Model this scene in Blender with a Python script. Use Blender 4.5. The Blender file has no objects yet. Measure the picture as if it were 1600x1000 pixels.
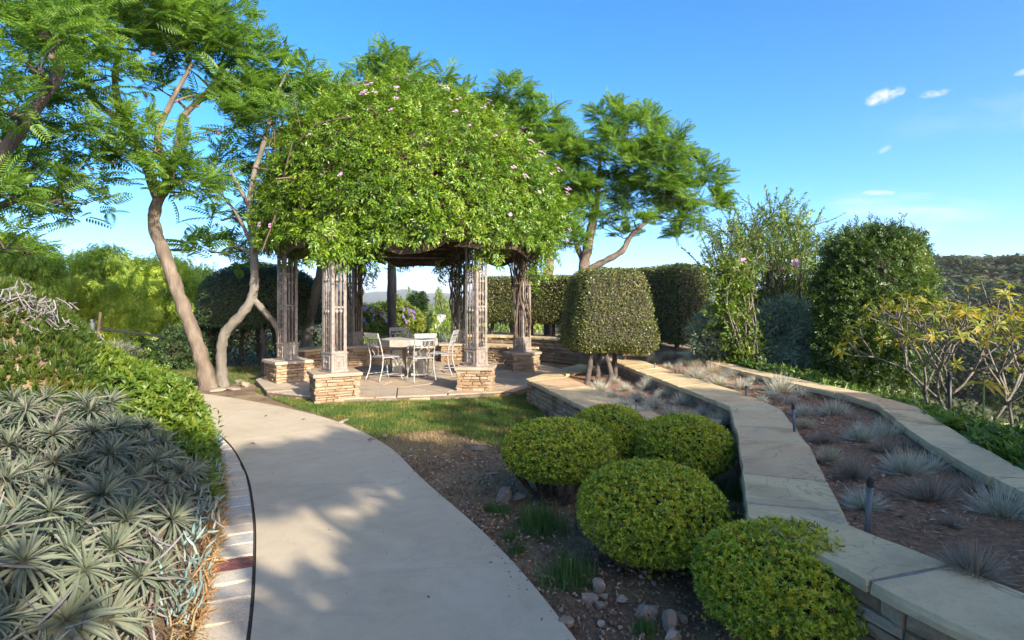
import bpy, math, random
import numpy as np
from mathutils import Vector, Matrix

# ------------------------------------------------------------------ camera, sky, sun, exposure
SC = bpy.context.scene
C = SC.collection
F, HZ, EYE = 900.0, 465.0, 1.65
cam_d = bpy.data.cameras.new("camera")
cam = bpy.data.objects.new("camera", cam_d)
C.objects.link(cam)
cam_d.sensor_width = 36.0
cam_d.lens = 36.0 * F / 1600.0
cam_d.shift_y = -(500.0 - HZ) / 1600.0
cam_d.clip_start = 0.05
cam_d.clip_end = 12000.0
cam.location = (0, 0, EYE)
cam.rotation_euler = (math.radians(90), 0, 0)
SC.camera = cam

SUN_AZ, SUN_EL = math.radians(-52.0), math.radians(25.0)
sun_d = bpy.data.lights.new("sun", 'SUN')
sun_d.energy = 3.1
sun_d.angle = math.radians(0.55)
sun_d.color = (1.0, 0.90, 0.74)
sun = bpy.data.objects.new("sun", sun_d)
C.objects.link(sun)
to_sun = Vector((math.cos(SUN_AZ) * math.cos(SUN_EL), math.sin(SUN_AZ) * math.cos(SUN_EL), math.sin(SUN_EL)))
sun.rotation_euler = to_sun.to_track_quat('Z', 'Y').to_euler()
sun.location = to_sun * 40

W = bpy.data.worlds.new("World")
SC.world = W
W.use_nodes = True
wn, wl = W.node_tree.nodes, W.node_tree.links
wn.clear()
w_out = wn.new("ShaderNodeOutputWorld")
w_bg = wn.new("ShaderNodeBackground")
w_bg.inputs['Strength'].default_value = 0.15
sky = wn.new("ShaderNodeTexSky")
sky.sky_type = 'NISHITA'
sky.sun_disc = False
sky.sun_elevation = SUN_EL
sky.sun_rotation = math.pi / 2 - SUN_AZ
sky.altitude = 100
sky.air_density = 0.42
sky.dust_density = 1.7
sky.ozone_density = 2.0
hsv = wn.new("ShaderNodeHueSaturation")
hsv.inputs['Saturation'].default_value = 1.36
hsv.inputs['Hue'].default_value = 0.491
wl.new(sky.outputs[0], hsv.inputs['Color'])
# thin clouds, placed by direction
tc = wn.new("ShaderNodeTexCoord")
def wmath(op, a, b=None, c=None):
    n = wn.new("ShaderNodeMath"); n.operation = op
    for i, v in enumerate((a, b, c)):
        if v is None: continue
        if isinstance(v, (int, float)): n.inputs[i].default_value = v
        else: wl.new(v, n.inputs[i])
    return n.outputs[0]
sep = wn.new("ShaderNodeSeparateXYZ")
wl.new(tc.outputs['Generated'], sep.inputs[0])
ay = wmath('MAXIMUM', sep.outputs['Y'], 0.05)
cu = wmath('DIVIDE', sep.outputs['X'], ay)       # slopes as seen to the north
cv = wmath('DIVIDE', sep.outputs['Z'], ay)
def cloud(px, py, sx, sy, tilt, scale, lo, hi, amp, stretch=3.0):
    u0, v0 = (px - 800) / F, (HZ - py) / F
    du = wmath('SUBTRACT', cu, u0); dv = wmath('SUBTRACT', cv, v0)
    ca, sa = math.cos(tilt), math.sin(tilt)
    a = wmath('ADD', wmath('MULTIPLY', du, ca), wmath('MULTIPLY', dv, sa))
    b = wmath('SUBTRACT', wmath('MULTIPLY', dv, ca), wmath('MULTIPLY', du, sa))
    g = wmath('ADD', wmath('POWER', wmath('DIVIDE', a, sx / F), 2), wmath('POWER', wmath('DIVIDE', b, sy / F), 2))
    fall = wmath('MAXIMUM', wmath('SUBTRACT', 1.0, g), 0.0)
    comb = wn.new("ShaderNodeCombineXYZ")
    wl.new(wmath('MULTIPLY', a, 1.0), comb.inputs[0]); wl.new(wmath('MULTIPLY', b, stretch), comb.inputs[1])
    comb.inputs[2].default_value = px * 0.01
    nz = wn.new("ShaderNodeTexNoise"); nz.inputs['Scale'].default_value = scale; nz.inputs['Detail'].default_value = 6
    nz.inputs['Roughness'].default_value = 0.62
    wl.new(comb.outputs[0], nz.inputs['Vector'])
    mr = wn.new("ShaderNodeMapRange"); mr.interpolation_type = 'SMOOTHSTEP'
    mr.inputs['From Min'].default_value = lo; mr.inputs['From Max'].default_value = hi
    mr.inputs['To Min'].default_value = 0; mr.inputs['To Max'].default_value = amp
    wl.new(wmath('MULTIPLY', nz.outputs[0], wmath('POWER', fall, 0.5)), mr.inputs['Value'])
    return mr.outputs[0]
parts = [cloud(1381, 150, 44, 15, 0.35, 38, 0.24, 0.62, 0.95, 1.6), cloud(1460, 146, 34, 9, 0.15, 34, 0.24, 0.64, 0.85, 2.0),
         cloud(1386, 232, 26, 6, 0.45, 20, 0.34, 0.6, 0.3, 2.0), cloud(1605, 112, 26, 8, 0.2, 26, 0.26, 0.66, 0.7, 2.0),
         cloud(1420, 335, 190, 55, 0.0, 7, 0.30, 0.72, 0.60, 6.0), cloud(1372, 301, 40, 6, 0.0, 16, 0.3, 0.6, 0.6, 3.0),
         cloud(1640, 160, 420, 60, 0.12, 5, 0.3, 0.9, 0.28, 3.0), cloud(120, 330, 420, 90, 0.05, 6, 0.3, 0.95, 0.22, 5.0)]
tot = parts[0]
for p in parts[1:]:
    tot = wmath('MAXIMUM', tot, p)
front = wmath('GREATER_THAN', sep.outputs['Y'], 0.06)
tot = wmath('MULTIPLY', tot, front)
cmix = wn.new("ShaderNodeMix"); cmix.data_type = 'RGBA'
wl.new(tot, cmix.inputs[0]); wl.new(hsv.outputs[0], cmix.inputs[6])
cmix.inputs[7].default_value = (2.1, 2.15, 2.25, 1)
wl.new(cmix.outputs[2], w_bg.inputs['Color'])
wl.new(w_bg.outputs[0], w_out.inputs['Surface'])

SC.view_settings.view_transform = 'Standard'
SC.view_settings.look = 'None'
SC.view_settings.exposure = 1.8
SC.view_settings.gamma = 1.0
SC.view_settings.use_curve_mapping = False
SC.render.engine = 'CYCLES'
SC.cycles.max_bounces = 7
SC.cycles.transparent_max_bounces = 8
SC.cycles.use_denoising = True

# ------------------------------------------------------------------ helpers
R = random.Random(7)
N = np.random.default_rng(11)
WLOC = {}                      # world position of every parent we use

def G(px, py, z=0.0):
    y = F * (EYE - z) / (py - HZ)
    return ((px - 800) / F * y, y)
def P3(px, py, d):
    return np.array(((px - 800) / F * d, d, EYE - (py - HZ) / F * d))

def tri_mesh(name, V, T, mats, mi=None, smooth=False):
    V = np.ascontiguousarray(V, dtype=np.float32); T = np.ascontiguousarray(T, dtype=np.int32)
    me = bpy.data.meshes.new(name)
    me.vertices.add(len(V)); me.vertices.foreach_set('co', V.ravel())
    me.loops.add(T.size); me.loops.foreach_set('vertex_index', T.ravel())
    me.polygons.add(len(T)); me.polygons.foreach_set('loop_start', np.arange(0, T.size, 3, dtype=np.int32))
    for m in (mats if isinstance(mats, (list, tuple)) else [mats]): me.materials.append(m)
    if mi is not None: me.polygons.foreach_set('material_index', np.ascontiguousarray(mi, dtype=np.int32))
    me.polygons.foreach_set('use_smooth', np.full(len(T), bool(smooth)))
    me.update(calc_edges=True)
    return me

class MB:
    """collects triangles; build() links them as one object"""
    def __init__(s): s.v, s.t, s.m, s.n = [], [], [], 0
    def add(s, V, T, m=0):
        V = np.asarray(V, float); T = np.asarray(T, int)
        s.v.append(V); s.t.append(T + s.n); s.m.append(np.full(len(T), m)); s.n += len(V); return s
    def arrays(s): return np.concatenate(s.v), np.concatenate(s.t), np.concatenate(s.m)
    def mesh(s, name, mats, smooth=False):
        V, T, m = s.arrays(); return tri_mesh(name, V, T, mats, m, smooth)
    def build(s, name, mats, parent=None, smooth=False, loc=None):
        """verts in world space; the object's origin goes to loc (or the parent's place)"""
        o = link(name, None, parent, (0, 0, 0))
        V, T, m = s.arrays()
        org = np.array(loc if loc is not None else (WLOC[parent] if parent else (0, 0, 0)), float)
        me = tri_mesh(name, V - org, T, mats, m, smooth)
        bpy.data.objects.remove(o)
        return link(name, me, parent, org)

def link(name, data, parent=None, loc=(0, 0, 0), rot=None, scale=None):
    o = bpy.data.objects.new(name, data); C.objects.link(o)
    l = np.array(loc, float); WLOC[o] = l
    if parent is not None:
        o.parent = parent; l = l - WLOC[parent]
    o.location = l
    if rot is not None: o.rotation_euler = rot
    if scale is not None: o.scale = scale
    return o
def tag(o, label=None, cat=None, group=None, kind=None):
    if label: o['label'] = label
    if cat: o['category'] = cat
    if group: o['group'] = group
    if kind: o['kind'] = kind
    return o
def thing(name, label, cat, loc=(0, 0, 0), group=None):
    return tag(link(name, None, None, loc), label, cat, group)
def structure(o): o['kind'] = 'structure'; return o
def stuff(o): o['kind'] = 'stuff'; return o

# ---- shapes
def tube(pts, rad, n=8, wob=0.0, cap=True, seed=0):
    pts = np.asarray(pts, float); k = len(pts); rad = np.broadcast_to(np.asarray(rad, float), (k,))
    tan = np.gradient(pts, axis=0); tan /= np.linalg.norm(tan, axis=1)[:, None] + 1e-9
    up = np.array((0.31, 0.17, 0.93)) if abs(tan[0][2]) < .8 else np.array((1, 0.1, 0.05))
    V = []
    a = np.linspace(0, 2 * np.pi, n, endpoint=False)
    x = np.cross(up, tan[0]); x /= np.linalg.norm(x)
    for i in range(k):
        x = x - tan[i] * np.dot(x, tan[i]); x /= np.linalg.norm(x); y = np.cross(tan[i], x)
        r = rad[i] * (1 + wob * np.sin(a * 2 + i * 1.7 + seed) + wob * .7 * np.sin(a * 3 - i * 2.3 + seed * 2))
        V.append(pts[i] + np.outer(np.cos(a) * r, x) + np.outer(np.sin(a) * r, y))
    V = np.concatenate(V); T = []
    for i in range(k - 1):
        for j in range(n):
            p, q = i * n + j, i * n + (j + 1) % n
            T += [(p, q, q + n), (p, q + n, p + n)]
    if cap:
        c = len(V); V = np.vstack([V, pts[-1], pts[0]])
        for j in range(n):
            T.append(((k - 1) * n + j, (k - 1) * n + (j + 1) % n, c)); T.append(((j + 1) % n, j, c + 1))
    return V, np.array(T)
def spline(pts, m):
    """Catmull-Rom through pts, m samples"""
    p = np.asarray(pts, float); k = len(p)
    e = np.vstack([2 * p[0] - p[1], p, 2 * p[-1] - p[-2]])
    t = np.linspace(0, k - 1 - 1e-6, m); i = t.astype(int); f = (t - i)[:, None]
    a, b, c, d = e[i], e[i + 1], e[i + 2], e[i + 3]
    return .5 * ((2 * b) + (c - a) * f + (2 * a - 5 * b + 4 * c - d) * f ** 2 + (3 * b - a - 3 * c + d) * f ** 3)
def at(pts, t):
    p = np.asarray(pts, float); k = len(p); t = min(max(t, 0), k - 1 - 1e-6)
    e = np.vstack([2 * p[0] - p[1], p, 2 * p[-1] - p[-2]]); i = int(t); f = t - i
    a, b, c, d = e[i], e[i + 1], e[i + 2], e[i + 3]
    return .5 * ((2 * b) + (c - a) * f + (2 * a - 5 * b + 4 * c - d) * f ** 2 + (3 * b - a - 3 * c + d) * f ** 3)
def box(c, s, rz=0.0, top=1.0):
    """box centred at c, size s, optional taper of the top"""
    x, y, z = np.array(s) / 2.0
    V = np.array([(-x, -y, -z), (x, -y, -z), (x, y, -z), (-x, y, -z), (-x * top, -y * top, z), (x * top, -y * top, z), (x * top, y * top, z), (-x * top, y * top, z)])
    ca, sa = math.cos(rz), math.sin(rz)
    V = V @ np.array(((ca, sa, 0), (-sa, ca, 0), (0, 0, 1))) + np.array(c)
    T = [(0, 2, 1), (0, 3, 2), (4, 5, 6), (4, 6, 7), (0, 1, 5), (0, 5, 4), (1, 2, 6), (1, 6, 5), (2, 3, 7), (2, 7, 6), (3, 0, 4), (3, 4, 7)]
    return V, np.array(T)
def prism(poly, z0, z1, ch=0.0, jit=0.0, rng=None):
    """convex polygon extruded, with a small chamfer round the top"""
    p = np.asarray(poly, float)[:, :2]; n = len(p)
    a = .5 * np.sum(p[:, 0] * np.roll(p[:, 1], -1) - p[:, 1] * np.roll(p[:, 0], -1))
    if a < 0: p = p[::-1]
    cen = p.mean(0)
    d = p - cen; L = np.linalg.norm(d, axis=1)[:, None] + 1e-9
    rng = rng or R
    zz = np.array([z1 + (rng.uniform(-jit, jit) if jit else 0) for _ in range(n)])
    ins = p - d / L * ch
    V = [np.c_[p, np.full(n, z0)], np.c_[p, zz - ch * .8], np.c_[ins, zz]]
    V = np.concatenate(V + [np.array([[cen[0], cen[1], zz.mean()]])])
    T = []
    for i in range(n):
        j = (i + 1) % n
        for b in (0, n):
            T += [(b + i, b + j, b + n + j), (b + i, b + n + j, b + n + i)]
        T.append((2 * n + i, 2 * n + j, 3 * n))
    for i in range(1, n - 1): T.append((0, i + 1, i))
    return V, np.array(T)
def ribbon(A, B, z, zb=None):
    """sheet between two matched polylines; with zb a closed slab down to zb"""
    A = np.asarray(A, float); B = np.asarray(B, float); k = len(A)
    zz = np.broadcast_to(np.asarray(z, float), (k,))
    V = np.vstack([np.c_[A, zz], np.c_[B, zz]]); T = []
    for i in range(k - 1): T += [(i, k + i, k + i + 1), (i, k + i + 1, i + 1)]
    if zb is not None:
        n = 2 * k; V = np.vstack([V, np.c_[A, np.full(k, zb)], np.c_[B, np.full(k, zb)]])
        for i in range(k - 1):
            T += [(i, i + 1, n + i + 1), (i, n + i + 1, n + i), (k + i, n + k + i, n + k + i + 1), (k + i, n + k + i + 1, k + i + 1)]
        for i in (0, k - 1): T += [(i, n + i, n + k + i), (i, n + k + i, k + i)]
    return V, np.array(T)
def inside(poly, P):
    poly = np.asarray(poly, float)[:, :2]; x, y = P[:, 0], P[:, 1]; r = np.zeros(len(P), bool); j = len(poly) - 1
    for i in range(len(poly)):
        xi, yi = poly[i]; xj, yj = poly[j]
        r ^= ((yi > y) != (yj > y)) & (x < (xj - xi) * (y - yi) / (yj - yi + 1e-12) + xi); j = i
    return r
def rand_in(poly, n):
    poly = np.asarray(poly, float)[:, :2]; lo, hi = poly.min(0), poly.max(0); out = []
    while sum(map(len, out)) < n:
        q = N.uniform(lo, hi, (n * 2, 2)); out.append(q[inside(poly, q)])
    return np.concatenate(out)[:n]
def clip(poly, p, nrm):
    """keep the side of the convex polygon where (x-p).nrm <= 0"""
    out = []; k = len(poly)
    for i in range(k):
        a, b = poly[i], poly[(i + 1) % k]; da, db = np.dot(a - p, nrm), np.dot(b - p, nrm)
        if da <= 0: out.append(a)
        if da * db < 0: out.append(a + (b - a) * da / (da - db))
    return out
def voronoi(poly, sites, gap):
    sites = np.asarray(sites, float); cells = []
    for i, s in enumerate(sites):
        c = [np.array(q, float) for q in poly]
        dd = np.linalg.norm(sites - s, axis=1); order = np.argsort(dd)[1:22]
        for j in order:
            v = sites[j] - s; L = np.linalg.norm(v); v = v / L
            c = clip(c, s + v * (L / 2 - gap / 2), v)
            if len(c) < 3: break
        if len(c) >= 3: cells.append(np.array(c))
    return cells
def wave(P, f, seed):
    r = np.random.default_rng(seed); o = np.zeros(len(P))
    for k in range(5):
        d = r.normal(size=3); d /= np.linalg.norm(d)
        o += np.sin(P @ d * f * r.uniform(.7, 1.5) + r.uniform(0, 6.3))
    return o / 5
def ball(nu=20, nv=12, p=1.0, half=False):
    """unit (super)ellipsoid"""
    V, T = [], []
    v = np.linspace(-np.pi / 2, np.pi / 2, nv); u = np.linspace(0, 2 * np.pi, nu, endpoint=False)
    se = lambda w: np.sign(w) * np.abs(w) ** p
    for b in v:
        for a in u: V.append((se(np.cos(b)) * se(np.cos(a)), se(np.cos(b)) * se(np.sin(a)), se(np.sin(b))))
    for i in range(nv - 1):
        for j in range(nu):
            q, w = i * nu + j, i * nu + (j + 1) % nu
            T += [(q, w, w + nu), (q, w + nu, q + nu)]
    return np.array(V), np.array(T)
def sample(V, T, n):
    a, b, c = V[T[:, 0]], V[T[:, 1]], V[T[:, 2]]
    cr = np.cross(b - a, c - a); ar = np.linalg.norm(cr, axis=1)
    i = N.choice(len(T), n, p=ar / ar.sum()); r1, r2 = np.sqrt(N.random(n)), N.random(n)
    p = a[i] * (1 - r1)[:, None] + b[i] * (r1 * (1 - r2))[:, None] + c[i] * (r1 * r2)[:, None]
    return p, cr[i] / (ar[i][:, None] + 1e-12)

# ---- leaf templates: y runs along the leaf, z is its upper side
def leaf(w=.45, fold=.12, droop=.12):
    V = np.array([(0, 0, 0), (-w / 2, .42, fold), (0, .45, 0), (w / 2, .42, fold), (0, 1, -droop)])
    return V, np.array([(0, 2, 1), (0, 3, 2), (1, 2, 4), (2, 3, 4)])
def leaf2(w=.45, droop=.0):
    V = np.array([(0, 0, 0), (-w / 2, .5, .08), (0, 1, -droop), (w / 2, .5, .08)])
    return V, np.array([(0, 3, 1), (1, 3, 2)])
def blade(w=.03, bend=.35, s=2):
    V, T = [], []
    for i in range(s):
        f = i / s; V += [(-w * (1 - f * .55), f, bend * -f * f), (w * (1 - f * .55), f, bend * -f * f)]
    V.append((0, 1, -bend))
    for i in range(s - 1): T += [(2 * i, 2 * i + 1, 2 * i + 3), (2 * i, 2 * i + 3, 2 * i + 2)]
    T.append((2 * s - 2, 2 * s - 1, 2 * s))
    return np.array(V), np.array(T)
def longleaf(w=.085, bend=.25, up=.0):
    ss, ww = (0, .25, .55, .8, 1), (.55, .9, 1, .62, 0); V, T = [], []
    for s_, k in zip(ss[:-1], ww[:-1]):
        z = up * s_ - bend * s_ * s_
        V += [(-w * k / 2, s_, z + .02), (0, s_, z), (w * k / 2, s_, z + .02)]
    V.append((0, 1, up - bend))
    for i in range(3):
        b = 3 * i; T += [(b, b + 1, b + 4), (b, b + 4, b + 3), (b + 1, b + 2, b + 5), (b + 1, b + 5, b + 4)]
    T += [(9, 10, 12), (10, 11, 12)]
    return np.array(V), np.array(T)
def finger(w=.16):
    V = [(w * .5 * math.cos(a), 0, w * .5 * math.sin(a)) for a in (0.5, 2.6, 4.7)] + [(w * .55 * math.cos(a), .5, w * .55 * math.sin(a) + .05) for a in (0.5, 2.6, 4.7)] + [(0, 1, .16)]
    T = []
    for i in range(3):
        j = (i + 1) % 3; T += [(i, j, j + 3), (i, j + 3, i + 3), (i + 3, j + 3, 6)]
    return np.array(V), np.array(T)
def frames(d, n, roll=None):
    """rotation matrices whose columns are x, y=d, z~n"""
    d = d / (np.linalg.norm(d, axis=1)[:, None] + 1e-9)
    x = np.cross(d, n); L = np.linalg.norm(x, axis=1)[:, None]; x = np.where(L < 1e-4, np.array((1, 0, 0.)), x / (L + 1e-9))
    z = np.cross(x, d)
    return np.stack([x, d, z], axis=2)
def scatter(tp, M, T_, s):
    V, F_ = tp; k = len(T_); s = np.broadcast_to(np.asarray(s, float), (k,))
    out = np.einsum('kij,vj->kvi', M * s[:, None, None], V) + T_[:, None, :]
    f = F_[None] + (np.arange(k) * len(V))[:, None, None]
    return out.reshape(-1, 3), f.reshape(-1, 3)
def multi(lst):
    V, T, n = [], [], 0
    for v, t in lst: V.append(v); T.append(t + n); n += len(v)
    return np.concatenate(V), np.concatenate(T)
def rnd_dir(k):
    d = N.normal(size=(k, 3)); return d / np.linalg.norm(d, axis=1)[:, None]
def whorl(tp, k, elev, spread=.25, rng=None):
    """k leaves round the y axis... leaves rise from the origin, axis is +z"""
    rng = rng or np.random.default_rng(3)
    lst = []
    for i in range(k):
        a = i * 2.39996 + rng.uniform(-.2, .2); e = elev + rng.uniform(-spread, spread)
        d = np.array([[math.cos(a) * math.cos(e), math.sin(a) * math.cos(e), math.sin(e)]])
        M = frames(d, np.array([[0, 0, 1.]]) - d * 0.0 + 1e-3)
        lst.append(scatter(tp, M, np.zeros((1, 3)), rng.uniform(.75, 1.1)))
    return multi(lst)
def axis_frames(n):
    """matrices turning +z to n with a random spin"""
    n = n / (np.linalg.norm(n, axis=1)[:, None] + 1e-9)
    r = rnd_dir(len(n)); x = np.cross(r, n); x /= np.linalg.norm(x, axis=1)[:, None] + 1e-9
    return np.stack([x, np.cross(n, x), n], axis=2)
def rough_ball(seed, amp=.12, nu=22, nv=14, p=1.0, f=3.0):
    V, T = ball(nu, nv, p); V = V * (1 + amp * wave(V, f, seed) + amp * .5 * wave(V, f * 2.3, seed + 1))[:, None]
    return V, T

# ------------------------------------------------------------------ materials
def new_mat(name):
    m = bpy.data.materials.new(name); m.use_nodes = True; nt = m.node_tree
    b = nt.nodes['Principled BSDF']; return m, nt, b
def nnode(nt, t, **kw):
    n = nt.nodes.new(t)
    for k, v in kw.items(): n.inputs[k.replace('_', ' ')].default_value = v
    return n
def ramp(nt, src, cols, pos=None, interp='LINEAR'):
    r = nt.nodes.new('ShaderNodeValToRGB'); r.color_ramp.interpolation = interp
    e = r.color_ramp.elements; k = len(cols); pos = pos or [i / (k - 1) for i in range(k)]
    while len(e) < k: e.new(0.5)
    for i, (c, p) in enumerate(zip(cols, pos)): e[i].position = p; e[i].color = (*c, 1)
    nt.links.new(src, r.inputs[0]); return r.outputs[0]
def mixc(nt, f, a, b, typ='MIX'):
    n = nt.nodes.new('ShaderNodeMix'); n.data_type = 'RGBA'; n.blend_type = typ
    for i, v in ((0, f), (6, a), (7, b)):
        if isinstance(v, (int, float)): n.inputs[i].default_value = v
        elif isinstance(v, tuple): n.inputs[i].default_value = (*v, 1)
        else: nt.links.new(v, n.inputs[i])
    return n.outputs[2]
def noise(nt, scale, detail=4, rough=.6, vec=None, dist=0.0, d4=None):
    n = nt.nodes.new('ShaderNodeTexNoise'); n.inputs['Scale'].default_value = scale; n.inputs['Detail'].default_value = detail
    n.inputs['Roughness'].default_value = rough; n.inputs['Distortion'].default_value = dist
    if vec is not None: nt.links.new(vec, n.inputs['Vector'])
    return n.outputs[0]
def coords(nt, which='Object', scale=None):
    t = nt.nodes.new('ShaderNodeTexCoord')
    if which == 'World':
        g = nt.nodes.new('ShaderNodeNewGeometry'); o = g.outputs['Position']
    else: o = t.outputs[which]
    if scale is not None:
        mp = nt.nodes.new('ShaderNodeMapping'); mp.inputs['Scale'].default_value = scale; nt.links.new(o, mp.inputs[0]); o = mp.outputs[0]
    return o
def bump(nt, b, h, strength=.3, dist=.01):
    n = nt.nodes.new('ShaderNodeBump'); n.inputs['Strength'].default_value = strength; n.inputs['Distance'].default_value = dist
    nt.links.new(h, n.inputs['Height']); nt.links.new(n.outputs[0], b.inputs['Normal'])
def fmath(nt, op, a, b=0.0, cl=False):
    n = nt.nodes.new('ShaderNodeMath'); n.operation = op; n.use_clamp = cl
    for i, v in enumerate((a, b)):
        if isinstance(v, (int, float)): n.inputs[i].default_value = v
        else: nt.links.new(v, n.inputs[i])
    return n.outputs[0]
def leaf_mat(name, cols, trans=.35, rough=.45, clump=.5, big=1.3, pos=None, spec=.35, tint=(1.25, 1.25, .7)):
    """leaf colour varies from leaf to leaf and from clump to clump"""
    m, nt, b = new_mat(name)
    g = nt.nodes.new('ShaderNodeNewGeometry')
    nz = noise(nt, big, 2, .5, coords(nt, 'World'))
    f = fmath(nt, 'ADD', fmath(nt, 'MULTIPLY', g.outputs['Random Per Island'], 1 - clump), fmath(nt, 'MULTIPLY', fmath(nt, 'SUBTRACT', fmath(nt, 'MULTIPLY', nz, 2.4), .7, True), clump), True)
    c = ramp(nt, f, cols, pos)
    nt.links.new(c, b.inputs['Base Color']); b.inputs['Roughness'].default_value = rough
    b.inputs['Specular IOR Level'].default_value = spec
    t = nt.nodes.new('ShaderNodeBsdfTranslucent')
    nt.links.new(mixc(nt, 1.0, c, tint, 'MULTIPLY'), t.inputs['Color'])
    mx = nt.nodes.new('ShaderNodeMixShader'); mx.inputs[0].default_value = trans
    nt.links.new(b.outputs[0], mx.inputs[1]); nt.links.new(t.outputs[0], mx.inputs[2])
    nt.links.new(mx.outputs[0], nt.nodes['Material Output'].inputs['Surface'])
    return m
def bark_mat(name, c1, c2, c3, scale=9.0, stretch=.25):
    m, nt, b = new_mat(name); v = coords(nt, 'World', (1, 1, stretch))
    n1 = noise(nt, scale, 6, .7, v); n2 = noise(nt, scale * 3.2, 4, .7, v)
    c = ramp(nt, n1, [c1, c2, c3], [.3, .5, .7])
    c = mixc(nt, fmath(nt, 'MULTIPLY', n2, .6), c, c1)
    nt.links.new(c, b.inputs['Base Color']); b.inputs['Roughness'].default_value = .9
    bump(nt, b, fmath(nt, 'ADD', n1, fmath(nt, 'MULTIPLY', n2, .6)), .9, .03); return m
def stone_mat(name, cols, rough=.85, scale=14, bmp=.5, rnd=.65):
    """stones differ one by one (object random) with grain inside each"""
    m, nt, b = new_mat(name)
    oi = nt.nodes.new('ShaderNodeObjectInfo'); w = coords(nt, 'World')
    n1 = noise(nt, scale, 6, .65, w, .4); n2 = noise(nt, scale * 5, 3, .7, w)
    f = fmath(nt, 'ADD', fmath(nt, 'MULTIPLY', oi.outputs['Random'], rnd), fmath(nt, 'MULTIPLY', fmath(nt, 'SUBTRACT', n1, .18), 1 - rnd + .25), True)
    c = ramp(nt, f, cols)
    c = mixc(nt, fmath(nt, 'MULTIPLY', fmath(nt, 'SUBTRACT', .62, n2, True), 1.1), c, (.10, .075, .05))
    nt.links.new(c, b.inputs['Base Color']); b.inputs['Roughness'].default_value = rough
    bump(nt, b, fmath(nt, 'ADD', n1, fmath(nt, 'MULTIPLY', n2, .5)), bmp, .012); return m
def plain(name, c, rough=.7, metal=0.0, var=.25, scale=12, bmp=0.0):
    m, nt, b = new_mat(name); w = coords(nt, 'World')
    n1 = noise(nt, scale, 5, .65, w)
    d = tuple(x * (1 - var) for x in c); l = tuple(min(1, x * (1 + var)) for x in c)
    nt.links.new(ramp(nt, n1, [d, c, l], [.3, .5, .7]), b.inputs['Base Color'])
    b.inputs['Roughness'].default_value = rough; b.inputs['Metallic'].default_value = metal
    if bmp: bump(nt, b, n1, bmp, .01)
    return m
# ------------------------------------------------------------------ lines of the site (metres, camera at the origin looking along +y)
PATH_L = [(-.35, .0), (-.8, 1.5), (-1.26, 2.78), (-1.63, 3.67), (-1.98, 4.43), (-2.49, 5.4), (-3.2, 6.5), (-3.9, 7.3), (-4.7, 8.0), (-5.7, 8.6), (-7.2, 9.1)]
PATH_R = [(1.15, -.2), (.62, 1.7), (.27, 2.85), (-.13, 3.86), (-.80, 5.17), (-1.35, 6.3), (-2.1, 7.35), (-2.95, 8.2), (-4.0, 9.0), (-5.4, 9.85), (-7.4, 10.6)]
_pl = spline(PATH_L, 120)
def border_x(y):
    """left edge of the stone border beside the path"""
    return np.interp(y, _pl[:, 1], _pl[:, 0]) - .26
def sstep(a, b, x):
    t = np.clip((x - a) / (b - a), 0, 1); return t * t * (3 - 2 * t)
def bank(x, y):
    e = border_x(np.clip(y, 0, 9.1)) - x
    low = .55 * (1 - np.exp(-np.maximum(e, 0) / .6)) * (1 - sstep(6.3, 8.6, y))
    hi = 1.70 * sstep(-.1, 2.1, e) * sstep(3.2, 4.9, y) * (1 - sstep(6.6, 9.6, y))
    return np.where(e > 0, np.maximum(low, hi), 0)
def terrain(x, y):
    x = np.asarray(x, float); y = np.asarray(y, float)
    r = np.hypot(x, y); ph = np.degrees(np.arctan2(x, y))
    D = np.maximum.reduce([x - 4.3 - np.maximum(0, y - 12) * .12, y - 18.5, -13 - x, -9 - y, np.zeros_like(x)])
    h = -9.0 * (1 - np.exp(-D * .30 / 9.0))
    hill = sstep(19, 33, ph) * (1 - sstep(75, 100, ph))
    h += hill * (28.5 * sstep(95, 275, r) - 4 * sstep(6, 50, r))
    h += (1 - hill) * sstep(1500, 3000, r) * (38 + 13 * np.sin(ph * .55 + 1.2) + 7 * np.sin(ph * 1.7) + 2.5 * np.sin(ph * 5.3))
    P = np.stack([x, y, 0 * x], 1) if x.ndim == 1 else None
    if P is not None:
        h += wave(P, .06, 4) * np.clip((r - 40) / 60, 0, 3)
        h += wave(P, 2.2, 6) * .02 * np.clip((r - 1), 0, 1) * (h > -.2)
    return h - .012 + bank(x, y)

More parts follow.
